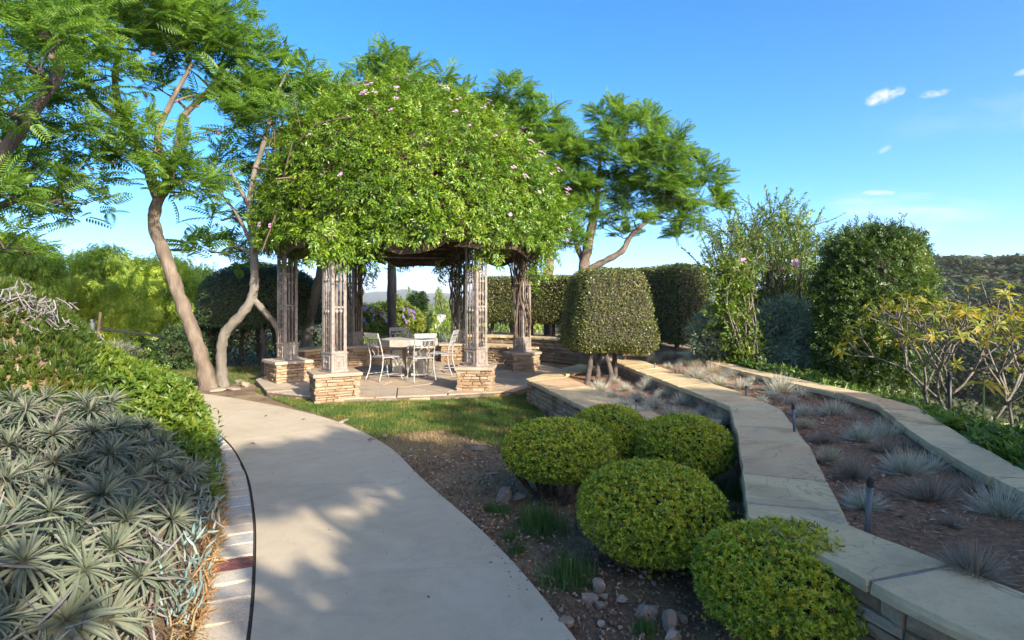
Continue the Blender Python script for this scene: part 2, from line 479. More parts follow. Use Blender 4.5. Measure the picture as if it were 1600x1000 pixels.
# ------------------------------------------------------------------ setting materials
def ground_mat():
    m, nt, b = new_mat('soil'); w = coords(nt, 'World')
    n1 = noise(nt, 1.3, 5, .65, w); n2 = noise(nt, 22, 5, .75, w); n3 = noise(nt, 90, 3, .7, w); n4 = noise(nt, .7, 3, .5, w)
    c = ramp(nt, n2, [(.085, .052, .032), (.17, .105, .065), (.27, .18, .115)], [.3, .52, .72])
    straw = ramp(nt, n3, [(.13, .085, .045), (.34, .25, .13), (.45, .35, .2)], [.3, .55, .75])
    c = mixc(nt, ramp(nt, n1, [(0, 0, 0), (1, 1, 1)], [.44, .6]), c, straw)
    # far off: dry scrub
    sp = nt.nodes.new('ShaderNodeVectorMath'); sp.operation = 'LENGTH'; nt.links.new(w, sp.inputs[0])
    far = nt.nodes.new('ShaderNodeMapRange'); far.inputs['From Min'].default_value = 22; far.inputs['From Max'].default_value = 60
    nt.links.new(sp.outputs['Value'], far.inputs['Value'])
    nf = noise(nt, .05, 8, .7, w)
    fc = ramp(nt, nf, [(.03, .045, .02), (.06, .075, .03), (.13, .10, .055), (.20, .14, .085)], [.35, .5, .6, .72])
    c = mixc(nt, far.outputs[0], c, fc)
    nt.links.new(c, b.inputs['Base Color']); b.inputs['Roughness'].default_value = .95
    bump(nt, b, fmath(nt, 'ADD', n2, fmath(nt, 'MULTIPLY', n3, .5)), .9, .03); return m
def concrete_mat():
    m, nt, b = new_mat('concrete'); w = coords(nt, 'World')
    n1 = noise(nt, 1.1, 5, .6, w); n2 = noise(nt, 160, 3, .8, w); n3 = noise(nt, 9, 5, .7, w)
    c = ramp(nt, n1, [(.45, .365, .245), (.50, .41, .285), (.54, .45, .32)], [.3, .5, .7])
    c = mixc(nt, fmath(nt, 'MULTIPLY', fmath(nt, 'SUBTRACT', n3, .45, True), 1.1), c, (.34, .29, .235))
    c = mixc(nt, ramp(nt, n2, [(0, 0, 0), (.6, .6, .6)], [.62, .72]), c, (.22, .185, .15))
    c = mixc(nt, ramp(nt, noise(nt, 130, 2, .6, w), [(0, 0, 0), (.5, .5, .5)], [.60, .75]), c, (.62, .57, .50))
    c = mixc(nt, ramp(nt, noise(nt, 2.6, 6, .75, w, .5), [(0, 0, 0), (.4, .4, .4)], [.5, .72]), c, (.33, .26, .185))
    st = noise(nt, .8, 4, .7, coords(nt, 'World', (1, 2.5, 1)), .8)
    c = mixc(nt, ramp(nt, st, [(0, 0, 0), (.45, .45, .45)], [.56, .74]), c, (.30, .255, .20))
    nt.links.new(c, b.inputs['Base Color']); b.inputs['Roughness'].default_value = .85
    bump(nt, b, n2, .35, .004); return m
M_SOIL = ground_mat(); M_CONC = concrete_mat()
def mulch_mat():
    m, nt, b = new_mat('mulch_soil'); w = coords(nt, 'World')
    n1 = noise(nt, 28, 6, .75, w); n2 = noise(nt, 3, 3, .6, w)
    c = ramp(nt, n1, [(.085, .045, .025), (.25, .13, .070), (.41, .23, .13), (.52, .36, .24)], [.3, .48, .62, .76])
    c = mixc(nt, ramp(nt, n2, [(0, 0, 0), (.6, .6, .6)], [.45, .65]), c, (.30, .155, .08))
    nt.links.new(c, b.inputs['Base Color']); b.inputs['Roughness'].default_value = .95; bump(nt, b, n1, 1, .04); return m
M_MULCH = mulch_mat()
M_STONE = stone_mat('ledge_stone', [(0.145, 0.086, 0.048), (0.281, 0.180, 0.100), (0.365, 0.254, 0.152), (0.442, 0.336, 0.224), (0.340, 0.213, 0.112)])
M_STONE2 = stone_mat('brown_ledge_stone', [(.10, .065, .04), (.20, .135, .08), (.27, .19, .12), (.33, .24, .16), (.26, .15, .075)])
M_MORTAR = plain('mortar', (.10, .075, .055), .95, var=.4, scale=30)
def cap_mat(name, cols, stain=.5):
    m, nt, b = new_mat(name); w = coords(nt, 'World'); oi = nt.nodes.new('ShaderNodeObjectInfo')
    n1 = noise(nt, 2.2, 6, .6, w, .6); n2 = noise(nt, 26, 5, .7, w); n3 = noise(nt, 1.5, 3, .5, w, 1.2)
    f = fmath(nt, 'ADD', fmath(nt, 'MULTIPLY', oi.outputs['Random'], .6), fmath(nt, 'MULTIPLY', n1, .5), True)
    c = ramp(nt, f, cols)
    c = mixc(nt, ramp(nt, n3, [(0, 0, 0), (stain, stain, stain)], [.57, .70]), c, (.36, .22, .10))
    c = mixc(nt, fmath(nt, 'MULTIPLY', fmath(nt, 'SUBTRACT', n2, .5, True), 1.4), c, (.20, .17, .135))
    c = mixc(nt, ramp(nt, noise(nt, 75, 2, .6, w), [(0, 0, 0), (.7, .7, .7)], [.70, .76]), c, (.07, .055, .045))
    cr = fmath(nt, 'ABSOLUTE', fmath(nt, 'SUBTRACT', noise(nt, 1.7, 3, .55, w, 1.0), .5)); cm = ramp(nt, cr, [(.55, .55, .55), (0, 0, 0)], [.0, .010])
    c = mixc(nt, cm, c, (.13, .105, .08))
    c = mixc(nt, ramp(nt, noise(nt, .9, 5, .7, w, .7), [(0, 0, 0), (.45, .45, .45)], [.52, .66]), c, (.25, .205, .155))
    nt.links.new(c, b.inputs['Base Color']); b.inputs['Roughness'].default_value = .78
    v = noise(nt, 5, 7, .7, w, 1.5); bump(nt, b, fmath(nt, 'ADD', v, fmath(nt, 'MULTIPLY', n2, .25)), .55, .02); return m
M_CAP = cap_mat('flagstone', [(0.441, 0.283, 0.149), (0.579, 0.376, 0.198), (0.620, 0.452, 0.248), (0.620, 0.457, 0.229), (0.620, 0.479, 0.282)], .65)
M_FLAG = cap_mat('patio_flagstone', [(0.270, 0.202, 0.138), (0.378, 0.299, 0.215), (0.450, 0.370, 0.275), (0.360, 0.246, 0.155), (0.414, 0.378, 0.327)], .7)
M_JOINT = plain('joint_mortar', (.20, .175, .145), .95, var=.25, scale=40)
M_DARK = plain('gap_soil', (.05, .038, .028), .95, var=.4, scale=40)

# ------------------------------------------------------------------ terrain: one sheet out to the horizon
rr = np.concatenate([np.linspace(0, 14, 90)[1:], np.geomspace(14.3, 9000, 110)])
na = 300
aa = np.linspace(0, 2 * np.pi, na, endpoint=False)
X = np.outer(rr, np.sin(aa)).ravel(); Y = np.outer(rr, np.cos(aa)).ravel()
Z = terrain(X, Y)
V = np.vstack([np.c_[X, Y, Z], [[0, 0, -.012]]])
i, j = np.meshgrid(np.arange(len(rr) - 1), np.arange(na), indexing='ij'); i = i.ravel(); j = j.ravel(); k = (j + 1) % na
T = np.concatenate([np.stack([i * na + j, (i + 1) * na + k, i * na + k], 1), np.stack([i * na + j, (i + 1) * na + j, (i + 1) * na + k], 1),
                    np.stack([np.full(na, len(V) - 1), np.arange(na), (np.arange(na) + 1) % na], 1)])
# faces wound so normals point up
a, b, c = V[T[:, 0]], V[T[:, 1]], V[T[:, 2]]
fl = np.cross(b - a, c - a)[:, 2] < 0; T[fl] = T[fl][:, ::-1]
structure(link('ground', tri_mesh('ground', V, T, M_SOIL, smooth=True)))

# ------------------------------------------------------------------ concrete path, its slabs and the stone border
path = structure(link('path', None))
cuts = [0, 1.05, 4, 6, 8, 10]
for t0, t1 in zip(cuts[:-1], cuts[1:]):
    ts = np.linspace(t0 + .0018, t1 - .0018, 26)
    mb = MB(); mb.add(*ribbon([at(PATH_L, t) for t in ts], [at(PATH_R, t) for t in ts], .02, -.08))
    mb.build('slab', M_CONC, path)
ts = np.linspace(0, 10, 90)
mb = MB(); mb.add(*ribbon([at(PATH_L, t) + (.0, .0) for t in ts], [at(PATH_R, t) for t in ts], .016, -.09))
mb.build('joint_filler', M_DARK, path)
def left_of(t, d):
    p = at(PATH_L, t); q = at(PATH_L, t + .02) - at(PATH_L, t - .02); q /= np.linalg.norm(q); return p + np.array((-q[1], q[0])) * d
border = structure(link('stone_border', None))
mb = MB(); ts = np.linspace(.0, 8, 90)
mb.add(*ribbon([left_of(t, .30) for t in ts], [left_of(t, -.0) for t in ts], .006, -.08)); mb.build('border_bedding', M_DARK, border)
M_PAVER = stone_mat('border_stone', [(0.330, 0.259, 0.187), (0.528, 0.429, 0.319), (0.620, 0.583, 0.473), (0.396, 0.385, 0.363), (0.620, 0.484, 0.341)], rnd=.8, bmp=.3)
M_RED = plain('red_paint_stone', (.20, .075, .065), .8, var=.6, scale=25, bmp=.2)
t = .15; n_ = 0
while t < 7.9:
    L = R.uniform(.19, .27)
    g = .012; sk = R.uniform(-.012, .012); wd = R.uniform(.235, .262)
    pts = [left_of(t + g, .020), left_of(t + L - g, .020), left_of(t + L - g + sk, wd), left_of(t + g + sk, wd)]
    p_ = np.mean(pts, axis=0); red = (2.70 < t < 2.94) and n_ >= 0
    mb = MB(); mb.add(*prism(pts, -.05, .022 + R.uniform(-.006, .006), .006, .003))
    o = mb.build('paver', M_RED if red else M_PAVER, border, loc=(p_[0], p_[1], 0))
    if red: o['label'] = 'worn red painted border stone'; n_ = -99
    t += L
# ------------------------------------------------------------------ dry stone walls
def stone_unit(seed):
    r = np.random.default_rng(seed); j = lambda s: r.uniform(-s, s)
    V = [(-.5, .5, -.5), (.5, .5, -.5), (.5, .5, .5), (-.5, .5, .5)]
    V += [(x * (1 + j(.03)), -.28 + j(.12), z * (1 + j(.12))) for x, z in ((-.5, -.5), (.5, -.5), (.5, .5), (-.5, .5))]
    V += [(x + j(.05), -.46 + j(.10), z + j(.08)) for x, z in ((-.45, -.36), (.45, -.36), (.45, .36), (-.45, .36))]
    V += [(j(.15), -.5 + j(.08), j(.15))]
    T = []
    for a in (0, 4):
        for i in range(4):
            k = (i + 1) % 4; T += [(a + i, a + k, a + 4 + k), (a + i, a + 4 + k, a + 4 + i)]
    for i in range(4): T.append((8 + i, 8 + (i + 1) % 4, 12))
    return np.array(V), np.array(T)
STONES = {}
def stone_meshes(mat):
    if mat.name not in STONES: STONES[mat.name] = [tri_mesh('stone', *stone_unit(s), mat) for s in range(14)]
    return STONES[mat.name]
def lay(parent, line, z0, z1, hs=(.045, .085), ls=(.14, .36), mat=None, gap=.007, name='stone', cap=300):
    """courses of single stones on the right-hand side of the line"""
    meshes = stone_meshes(mat or M_STONE); line = np.asarray(line, float)
    seg = np.linalg.norm(np.diff(line, axis=0), axis=1); tot = seg.sum(); cum = np.r_[0, np.cumsum(seg)]
    z = z0; n = 0
    while z < z1 - .02:
        h = min(R.uniform(*hs), z1 - z)
        if z1 - z - h < .03: h = z1 - z
        s = -R.uniform(0, ls[0])
        while s < tot:
            L = R.uniform(*ls); a, b = max(s, 0), min(s + L, tot); s += L
            if b - a < .03: continue
            hh = h
            m = (a + b) / 2; k = min(np.searchsorted(cum, m, 'right') - 1, len(seg) - 1)
            # keep a stone on its own face at a corner
            if len(seg) < 12:
                if a < cum[k]: a = cum[k]
                if b > cum[k + 1]: s = b = cum[k + 1]
                if b - a < .03: continue
                m = (a + b) / 2
            tg = (line[k + 1] - line[k]) / seg[k]; p = line[k] + tg * (m - cum[k])
            dp = R.uniform(.07, .10); out = np.array((tg[1], -tg[0])) * R.uniform(-.012, .012)
            c = p + out - np.array((tg[1], -tg[0])) * dp / 2
            if n >= cap: return n
            link(name, R.choice(meshes), parent, (c[0], c[1], z + hh / 2), (R.uniform(-.04, .04), R.uniform(-.03, .03), math.atan2(tg[1], tg[0]) + R.uniform(-.02, .02)),
                 (b - a - gap, dp, hh - gap)); n += 1
        z += h
    return n
def offs(line, d):
    line = np.asarray(line, float); t = np.gradient(line, axis=0); t /= np.linalg.norm(t, axis=1)[:, None]
    return line + np.stack([t[:, 1], -t[:, 0]], 1) * d
def dens(line, k):
    line = np.asarray(line, float); out = []
    for a, b in zip(line[:-1], line[1:]):
        for i in range(k): out.append(a + (b - a) * i / k)
    return np.array(out + [line[-1]])
def cap_slabs(parent, A, B, z, th, lens, mat=M_CAP, over=.02, joint=.009, jit=.012, name='cap_slab', split=.0):
    """flat stones laid across the top between matched lines A and B"""
    A = np.asarray(A, float); B = np.asarray(B, float)
    M_ = (A + B) / 2; seg = np.linalg.norm(np.diff(M_, axis=0), axis=1); cum = np.r_[0, np.cumsum(seg)]; tot = cum[-1]
    f = lambda X, s: np.array([np.interp(s, cum, X[:, 0]), np.interp(s, cum, X[:, 1])])
    s = 0.0; ska = skb = 0.0
    while s < tot - .02:
        L = R.uniform(*lens); e = s + L
        if tot - e < lens[0] * .6: e = tot
        na, nb = (R.uniform(-.10, .10), R.uniform(-.10, .10)) if e < tot else (0, 0)
        def edge(X, Y, s0, s1):
            inner = [q for q in cum if s0 + .02 < q < s1 - .02]
            pts = [f(X, q) for q in [s0 + joint / 2] + inner + [s1 - joint / 2]]
            mid = [f(Y, q) for q in [s0 + joint / 2] + inner + [s1 - joint / 2]]
            out = []
            for p, q in zip(pts, mid):
                v = (p - q); L_ = np.linalg.norm(v) + 1e-9; out.append(p + v / L_ * (over + R.uniform(-jit, jit)))
            return out
        la = edge(A, B, s + ska, e + na); lb = edge(B, A, s + skb, e + nb)
        wob = lambda p: p
        mid1 = (la[-1] + lb[-1]) / 2; tv = (la[-1] - la[0]); tv = tv / (np.linalg.norm(tv) + 1e-9)
        mid0 = (la[0] + lb[0]) / 2
        poly = la + [mid1 + tv * R.uniform(-.004, .003)] + lb[::-1] + [mid0 + tv * R.uniform(-.003, .004)]
        mb = MB(); V_, T_ = slab_poly(poly, z - th, z + R.uniform(-.003, .003)); mb.add(V_, T_)
        c = np.mean(poly, axis=0); mb.build(name, mat, parent, loc=(c[0], c[1], z))
        s, ska, skb = e, na, nb
        if e == tot: break
        s = e
def slab_poly(poly, z0, z1, ch=.008):
    """possibly non-convex thin slab: la edge then lb edge; triangulated as a strip"""
    from mathutils.geometry import tessellate_polygon
    p = np.asarray(poly, float); n = len(p)
    a = .5 * np.sum(p[:, 0] * np.roll(p[:, 1], -1) - p[:, 1] * np.roll(p[:, 0], -1))
    if a < 0: p = p[::-1]
    e = np.roll(p, -1, 0) - p; e /= np.linalg.norm(e, axis=1)[:, None] + 1e-9
    nn = np.stack([e[:, 1], -e[:, 0]], 1); vn = nn + np.roll(nn, 1, 0); vn /= np.linalg.norm(vn, axis=1)[:, None] + 1e-9
    ins = p - vn * ch
    jz = np.array([R.uniform(-.004, .004) for _ in range(n)])
    V = np.vstack([np.c_[p, np.full(n, z0)], np.c_[p + vn * jz[:, None], np.full(n, z0 + (z1 - z0) * .55)], np.c_[ins, np.full(n, z1)]])
    T = []
    for b in (0, n):
        for i in range(n):
            j = (i + 1) % n; T += [(b + i, b + j, b + n + j), (b + i, b + n + j, b + n + i)]
    tess = tessellate_polygon([[Vector((q[0], q[1], 0)) for q in p]])
    for t in tess:
        q = p[list(t)]; ar = (q[1][0] - q[0][0]) * (q[2][1] - q[0][1]) - (q[1][1] - q[0][1]) * (q[2][0] - q[0][0])
        t = tuple(t) if ar > 0 else tuple(t)[::-1]
        T.append(tuple(2 * n + k for k in t)); T.append(tuple(k for k in t[::-1]))
    return V, np.array(T)
def core(parent, A, B, z0, z1, ins=.05):
    mb = MB(); A = np.asarray(A, float); B = np.asarray(B, float); d = B - A; d /= np.linalg.norm(d, axis=1)[:, None]
    mb.add(*ribbon(A + d * ins, B - d * ins, z1, z0)); mb.build('mortar_core', M_MORTAR, parent)

# low wall that zigzags between the two beds (far end first)
MID_L = [(1.70, 11.3), (2.08, 8.28), (2.26, 6.68), (2.32, 6.12), (1.83, 4.6), (1.26, 3.03), (1.50, 2.22), (2.0, 1.1)]
MID_R = [(2.25, 11.5), (2.56, 8.5), (2.78, 6.9), (2.76, 5.95), (2.28, 4.45), (1.69, 2.92), (1.92, 2.38), (2.42, 1.3)]
mid = thing('stone_wall', 'long low zigzag stone wall with broad flagstone coping between round shrubs and mulched bed', 'wall', (1.9, 5, 0))
core(mid, dens(MID_L, 3), dens(MID_R, 3), -.05, .455)
lay(mid, MID_L[5:], -.02, .452, (.035, .085), (.12, .36), M_STONE)
lay(mid, MID_L[:6], .0, .452, (.05, .09), (.18, .40), M_STONE2, cap=220)
cap_slabs(mid, dens(MID_L, 7), dens(MID_R, 7), .50, .05, (.40, .85), jit=.006, joint=.010)
mb = MB(); mb.add(*ribbon(dens(MID_L, 3), dens(MID_R, 3), .4945)); mb.build('joint_mortar', M_JOINT, mid)
# outer kerb wall of the bed
OUT_R = [(3.45, 11.2), (3.50, 8.67), (3.76, 7.0), (3.90, 6.35), (3.88, 5.55), (3.34, 4.2), (3.10, 3.49), (3.0, 2.9), (3.12, 2.0), (3.45, .8)]
OUT_L = [(3.12, 11.1), (3.19, 8.60), (3.44, 6.85), (3.56, 6.25), (3.54, 5.65), (3.03, 4.33), (2.80, 3.58), (2.68, 2.9), (2.80, 1.9), (3.1, .65)]
OUT_L = [(a + .055, b) for a, b in OUT_L]
outw = thing('stone_kerb_wall', 'outer stone kerb with long pale slabs along the hillside edge of the mulched bed', 'wall', (3.4, 5, 0))
core(outw, dens(OUT_L, 3), dens(OUT_R, 3), -.3, .545)
lay(outw, OUT_L, .40, .545, (.05, .08), (.2, .4), M_STONE2, cap=140)
lay(outw, OUT_R[:9][::-1], .0, .545, (.07, .13), (.25, .5), M_STONE2, cap=150)
cap_slabs(outw, dens(OUT_L, 6), dens(OUT_R, 6), .60, .055, (.5, 1.1), jit=.006)
mb = MB(); mb.add(*ribbon(dens(OUT_L, 3), dens(OUT_R, 3), .5945)); mb.build('joint_mortar', M_JOINT, outw)
# bench-like wall with a corner in front of the lower planter
BO = [(1.33, 11.2), (.234, 9.14), (1.06, 6.1), (1.35, 5.62), (2.02, 5.62)]
BI = [(1.62, 10.8), (.82, 9.55), (1.60, 6.35), (1.72, 6.15), (2.24, 6.12)]
bw = thing('stone_bench_wall', 'angled low stone wall with smooth broad coping at the edge of the lawn', 'wall', (.6, 8, 0))
core(bw, dens(BO, 3), dens(BI, 3), -.05, .318)
lay(bw, BO, -.02, .315, (.045, .08), (.12, .30), M_STONE)
cap_slabs(bw, dens(BO, 9), dens(BI, 9), .36, .045, (.7, 1.4), over=.025)
mb = MB(); mb.add(*ribbon(dens(BO, 3), dens(BI, 3), .3545)); mb.build('joint_mortar', M_JOINT, bw)

# beds behind the walls
def sheet(A, B, za, zb, nu, nv, amp, seed):
    A = spline(A, nu) if len(A) > 40 else np.array([dens(A, 12)[int(k)] for k in np.linspace(0, len(dens(A, 12)) - 1, nu)])
    B = np.array([dens(B, 12)[int(k)] for k in np.linspace(0, len(dens(B, 12)) - 1, nu)])
    f = np.linspace(0, 1, nv); P = A[:, None] * (1 - f)[None, :, None] + B[:, None] * f[None, :, None]
    z = za * (1 - f) + zb * f; P = np.concatenate([P, np.broadcast_to(z[None, :, None], (nu, nv, 1))], 2).reshape(-1, 3)
    P[:, 2] += wave(P, 5, seed) * amp + wave(P, 17, seed + 1) * amp * .5
    T = []
    for i in range(nu - 1):
        for j in range(nv - 1):
            a = i * nv + j; T += [(a, a + nv, a + nv + 1), (a, a + nv + 1, a + 1)]
    T = np.array(T); a, b, c = P[T[:, 0]], P[T[:, 1]], P[T[:, 2]]; fl = np.cross(b - a, c - a)[:, 2] < 0; T[fl] = T[fl][:, ::-1]
    return P, T
_mr = [np.array(p) - (.03, 0) for p in MID_R] + [np.array((2.95, .3))]
_ol = [np.array(p) + (.03, 0) for p in OUT_L]
BED_Z = lambda x, y: .455
V, T = sheet(_mr, _ol, .455, .52, 150, 36, .018, 3)
structure(tag(link('planting_bed', tri_mesh('planting_bed', V, T, M_MULCH, smooth=True))))
V, T = sheet([(1.5, 10.95), (.8, 9.6), (1.56, 6.4), (1.7, 6.1)], [(1.9, 11.2), (2.1, 8.3), (2.3, 6.7), (2.36, 6.1)], .30, .32, 60, 14, .012, 9)
structure(link('lower_planter_bed', tri_mesh('planter', V, T, M_MULCH, smooth=True)))

# ------------------------------------------------------------------ patio of irregular flagstones
PC = np.array((-2.05, 11.75))
hexa = [PC + np.array((math.cos(a), math.sin(a))) * r for a, r in zip(np.radians([-166, -134, -104, -72, -44, -10, 16, 45, 76, 106, 136, 166]), (2.95, 2.95, 2.9, 2.6, 2.95, 3.0, 3.25, 3.4, 3.4, 3.4, 3.3, 3.1))]
patio = structure(link('patio', None))
sites = []
for gy in np.arange(8.2, 15.6, .72):
    for gx in np.arange(-5.6, 1.6, .80):
        q = np.array((gx + R.uniform(-.32, .32) + (.4 if int(gy * 10) % 2 else 0), gy + R.uniform(-.28, .28)))
        if inside(hexa, q[None])[0]: sites.append(q)
mb = MB(); mb.add(*prism(hexa, -.1, .062)); mb.build('joint_mortar', plain('patio_joint', (.20, .155, .11), .95, var=.3, scale=30), patio)
for cell in voronoi(hexa, sites, .022):
    mb = MB(); mb.add(*prism(cell, .0, .083, .008, .004)); c = cell.mean(0); mb.build('flagstone', M_FLAG, patio, loc=(c[0], c[1], .08))
edge_line = [hexa[i] for i in (0, 1, 2, 3, 4, 5, 6)]
lay(patio, edge_line, -.02, .05, (.05, .075), (.2, .45), M_STONE, cap=60, name='edge_stone')

# ------------------------------------------------------------------ seat wall and retaining wall round the back of the patio
def arc(r, a0, a1, n, c=PC): return np.array([c + np.array((math.cos(a), math.sin(a))) * r for a in np.radians(np.linspace(a0, a1, n))])
seat = thing('stone_seat_wall', 'curved knee-high stone seat wall behind the table under the arbor', 'wall', (PC[0], PC[1] + 3, 0))
SI, SO = arc(2.62, 160, 32, 30), arc(3.15, 160, 32, 30)
core(seat, SI, SO, -.05, .455)
lay(seat, SI, .06, .452, (.045, .075), (.14, .34), M_STONE, cap=290)
cap_slabs(seat, SI, SO, .50, .05, (.6, 1.1), over=.025)
ret = thing('retaining_wall', 'curved higher stone retaining wall below the clipped hedges', 'wall', (1.5, 14, 0))
RI, RO = arc(4.25, 84, -14, 34), arc(4.75, 84, -14, 34)
core(ret, RI, RO, -.05, .565)
lay(ret, RI[::1], .0, .56, (.06, .10), (.16, .40), M_STONE2, cap=290)
cap_slabs(ret, RI, RO, .61, .05, (.6, 1.1), over=.02)
# raised soil behind the retaining wall
V, T = sheet(list(arc(4.72, 84, -8, 20)), list(arc(8.2, 84, -2, 20)), .52, .45, 60, 14, .03, 5)
structure(link('hedge_bed', tri_mesh('hedge_bed', V, T, M_SOIL, smooth=True)))

# ------------------------------------------------------------------ six stone pedestals and the arbor
POST = {'A': (-4.27, 10.95), 'B': (-2.83, 9.18), 'C': (-.62, 9.98), 'D': (.22, 12.55), 'E': (-1.32, 14.35), 'F': (-3.72, 13.6)}
PED_Z = .475
def ring(c, r, n, rot): return np.array([(c[0] + math.cos(rot + 2 * math.pi * k / n) * r, c[1] + math.sin(rot + 2 * math.pi * k / n) * r) for k in range(n)])
def quad(c, w, h, ang):
    u = np.array((math.cos(ang), math.sin(ang))); v = np.array((-u[1], u[0])); c = np.array(c)
    return np.array([c - u * w / 2 - v * h / 2, c + u * w / 2 - v * h / 2, c + u * w / 2 + v * h / 2, c - u * w / 2 + v * h / 2])
peds = {'A': (quad(POST['A'], .64, .72, math.radians(40)), 'square stone pedestal nearest the leaning tree trunks, under a lattice post'),
        'B': (quad(POST['B'], .68, .58, math.radians(28)), 'square stone pedestal closest to the curved path, under a lattice post'),
        'C': (quad(POST['C'], .60, .56, math.radians(-4)), 'stone pedestal at the lawn edge in front of the table, right of it'),
        'D': (ring(POST['D'], .39, 6, math.radians(-60)), 'six-sided stone pedestal between the patio and the angled bench wall'),
        'E': (quad(POST['E'], .85, .62, math.radians(2)), 'shaded stone pedestal behind the table against the seat wall'),
        'F': (quad(POST['F'], .66, .60, math.radians(20)), 'stone pedestal set into the seat wall at the back left of the patio')}
for k, (poly, lab) in peds.items():
    c = np.array(POST[k])
    th = thing('stone_pedestal', lab, 'pedestal', (c[0], c[1], 0), 'pedestals of the arbor')
    zt = PED_Z if k not in 'EF' else .525
    mb = MB(); ins = c + (poly - c) * .86; mb.add(*prism(ins, -.05, zt - .055)); mb.build('mortar_core', M_MORTAR, th)
    for a, b in zip(poly, np.roll(poly, -1, 0)):
        lay(th, [a, b], -.02, zt - .055, (.032, .062), (.10, .30), M_STONE, gap=.005)
    pol = c + (poly - c) * 1.10; pol = [p for a, b in zip(pol, np.roll(pol, -1, 0)) for p in (a, a + (b - a) * .35 + np.array((R.uniform(-.01, .01), R.uniform(-.01, .01))), a + (b - a) * .7 + np.array((R.uniform(-.01, .01), R.uniform(-.01, .01))))]
    mb = MB(); mb.add(*slab_poly(pol, zt - .05, zt)); mb.build('cap_slab', M_FLAG, th)

def iron_mat():
    m, nt, b = new_mat('weathered_iron'); w = coords(nt, 'World'); n1 = noise(nt, 12, 6, .7, w); n2 = noise(nt, 70, 3, .7, w)
    c = ramp(nt, n1, [(.18, .15, .13), (.32, .27, .23), (.44, .38, .325)], [.32, .52, .72])
    c = mixc(nt, fmath(nt, 'MULTIPLY', fmath(nt, 'SUBTRACT', n2, .5, True), 1.5), c, (.11, .06, .035))
    nt.links.new(c, b.inputs['Base Color']); b.inputs['Roughness'].default_value = .62; b.inputs['Metallic'].default_value = .25
    bump(nt, b, n2, .3, .004); return m
M_IRON = iron_mat()
ARB_TOP = 2.75
arbor = thing('arbor', 'six-posted domed iron arbor covered by a flowering vine', 'arbor', (PC[0], PC[1], .08))
POST_ROT = math.radians(-40)
def local_post_meshes():
    S = .27; h = S / 2; z0 = 0
    H = 1.92
    fr = MB()                      # four L-shaped corner bars and the rings that tie them
    for sx in (-1, 1):
        for sy in (-1, 1):
            fr.add(*box((sx * (h - .026), sy * (h - .006), .3 + H / 2), (.052, .012, H))); fr.add(*box((sx * (h - .006), sy * (h - .0322), .3 + H / 2), (.012, .040, H)))
    for z in (.315, 1.02, 1.62, 2.18):
        for s in (-1, 1):
            fr.add(*box((0, s * (h - .012), z), (S - .04, .010, .028))); fr.add(*box((s * (h - .012), 0, z), (.010, S - .04, .028)))
    base = MB(); base.add(*box((0, 0, .15), (S + .012, S + .012, .30))); base.add(*box((0, 0, .012), (S + .05, S + .05, .024))); base.add(*box((0, 0, .302), (S + .035, S + .035, .02)))
    pan = MB()                     # raised border and boss of a base panel, seen from -y
    for sx in (-1, 1): pan.add(*box((sx * .078, -h - .011, .155), (.022, .012, .215)))
    for sz in (-1, 1): pan.add(*box((0, -h - .011, .155 + sz * .0965), (.134, .0118, .022)))
    V, T = ball(10, 6); pan.add(V * (.022, .016, .022) + (0, -h - .010, .155), T)
    rod = MB(); rod.add(*tube([(0, 0, .31), (0, 0, .31 + H - .05)], .0115, 6))
    for z in (.95, 1.45, 1.9):
        V, T = ball(8, 5); rod.add(V * (.027, .027, .032) + (0, 0, z), T)
    scr = MB()                     # one pair of C scrolls
    for s in (-1, 1):
        a = np.linspace(0, 4.4, 12); r = np.linspace(.042, .012, 12)
        pts = np.stack([s * (.010 + .034 - r * np.cos(a) * .8), 0 * a, r * np.sin(a) * 1.3], 1); scr.add(*tube(pts, .0075, 5))
    kn = MB(); V, T = ball(10, 6); kn.add(V * .017, T)
    return [x.mesh(n, M_IRON, sm) for x, n, sm in ((fr, 'post_frame', 0), (base, 'post_base', 0), (pan, 'base_panel', 0), (rod, 'rod', 1), (scr, 'scroll', 1), (kn, 'knob', 1))]
PM = local_post_meshes()
for k, (x, y) in POST.items():
    z = PED_Z + .002 if k not in 'EF' else .527
    po = link('lattice_post', PM[0], arbor, (x, y, z), (0, 0, POST_ROT + math.pi / 2 + math.pi / 2)); ang = POST_ROT + math.pi
    def sub(name, me, l, rz=0.0):
        o = bpy.data.objects.new(name, me); C.objects.link(o); o.parent = po; o.location = l; o.rotation_euler = (0, 0, rz); return o
    sub('post_base', PM[1], (0, 0, 0))
    for q in range(4):
        a = q * math.pi / 2; sub('base_panel', PM[2], (0, 0, 0), a)
        ca, sa = math.cos(a), math.sin(a); h = .135 - .012
        for dx in (-.035, .035):
            sub('rod', PM[3], (ca * dx + sa * h, sa * dx - ca * h, 0), a)
        if q % 2 == (0 if k in 'BAF' else 1):
            for n in range(7): sub('scroll', PM[4], (sa * h, -ca * h, .42 + n * .135), a)
        else:
            for n in range(3): sub('scroll', PM[4], (sa * h, -ca * h, .95 + n * .6), a)
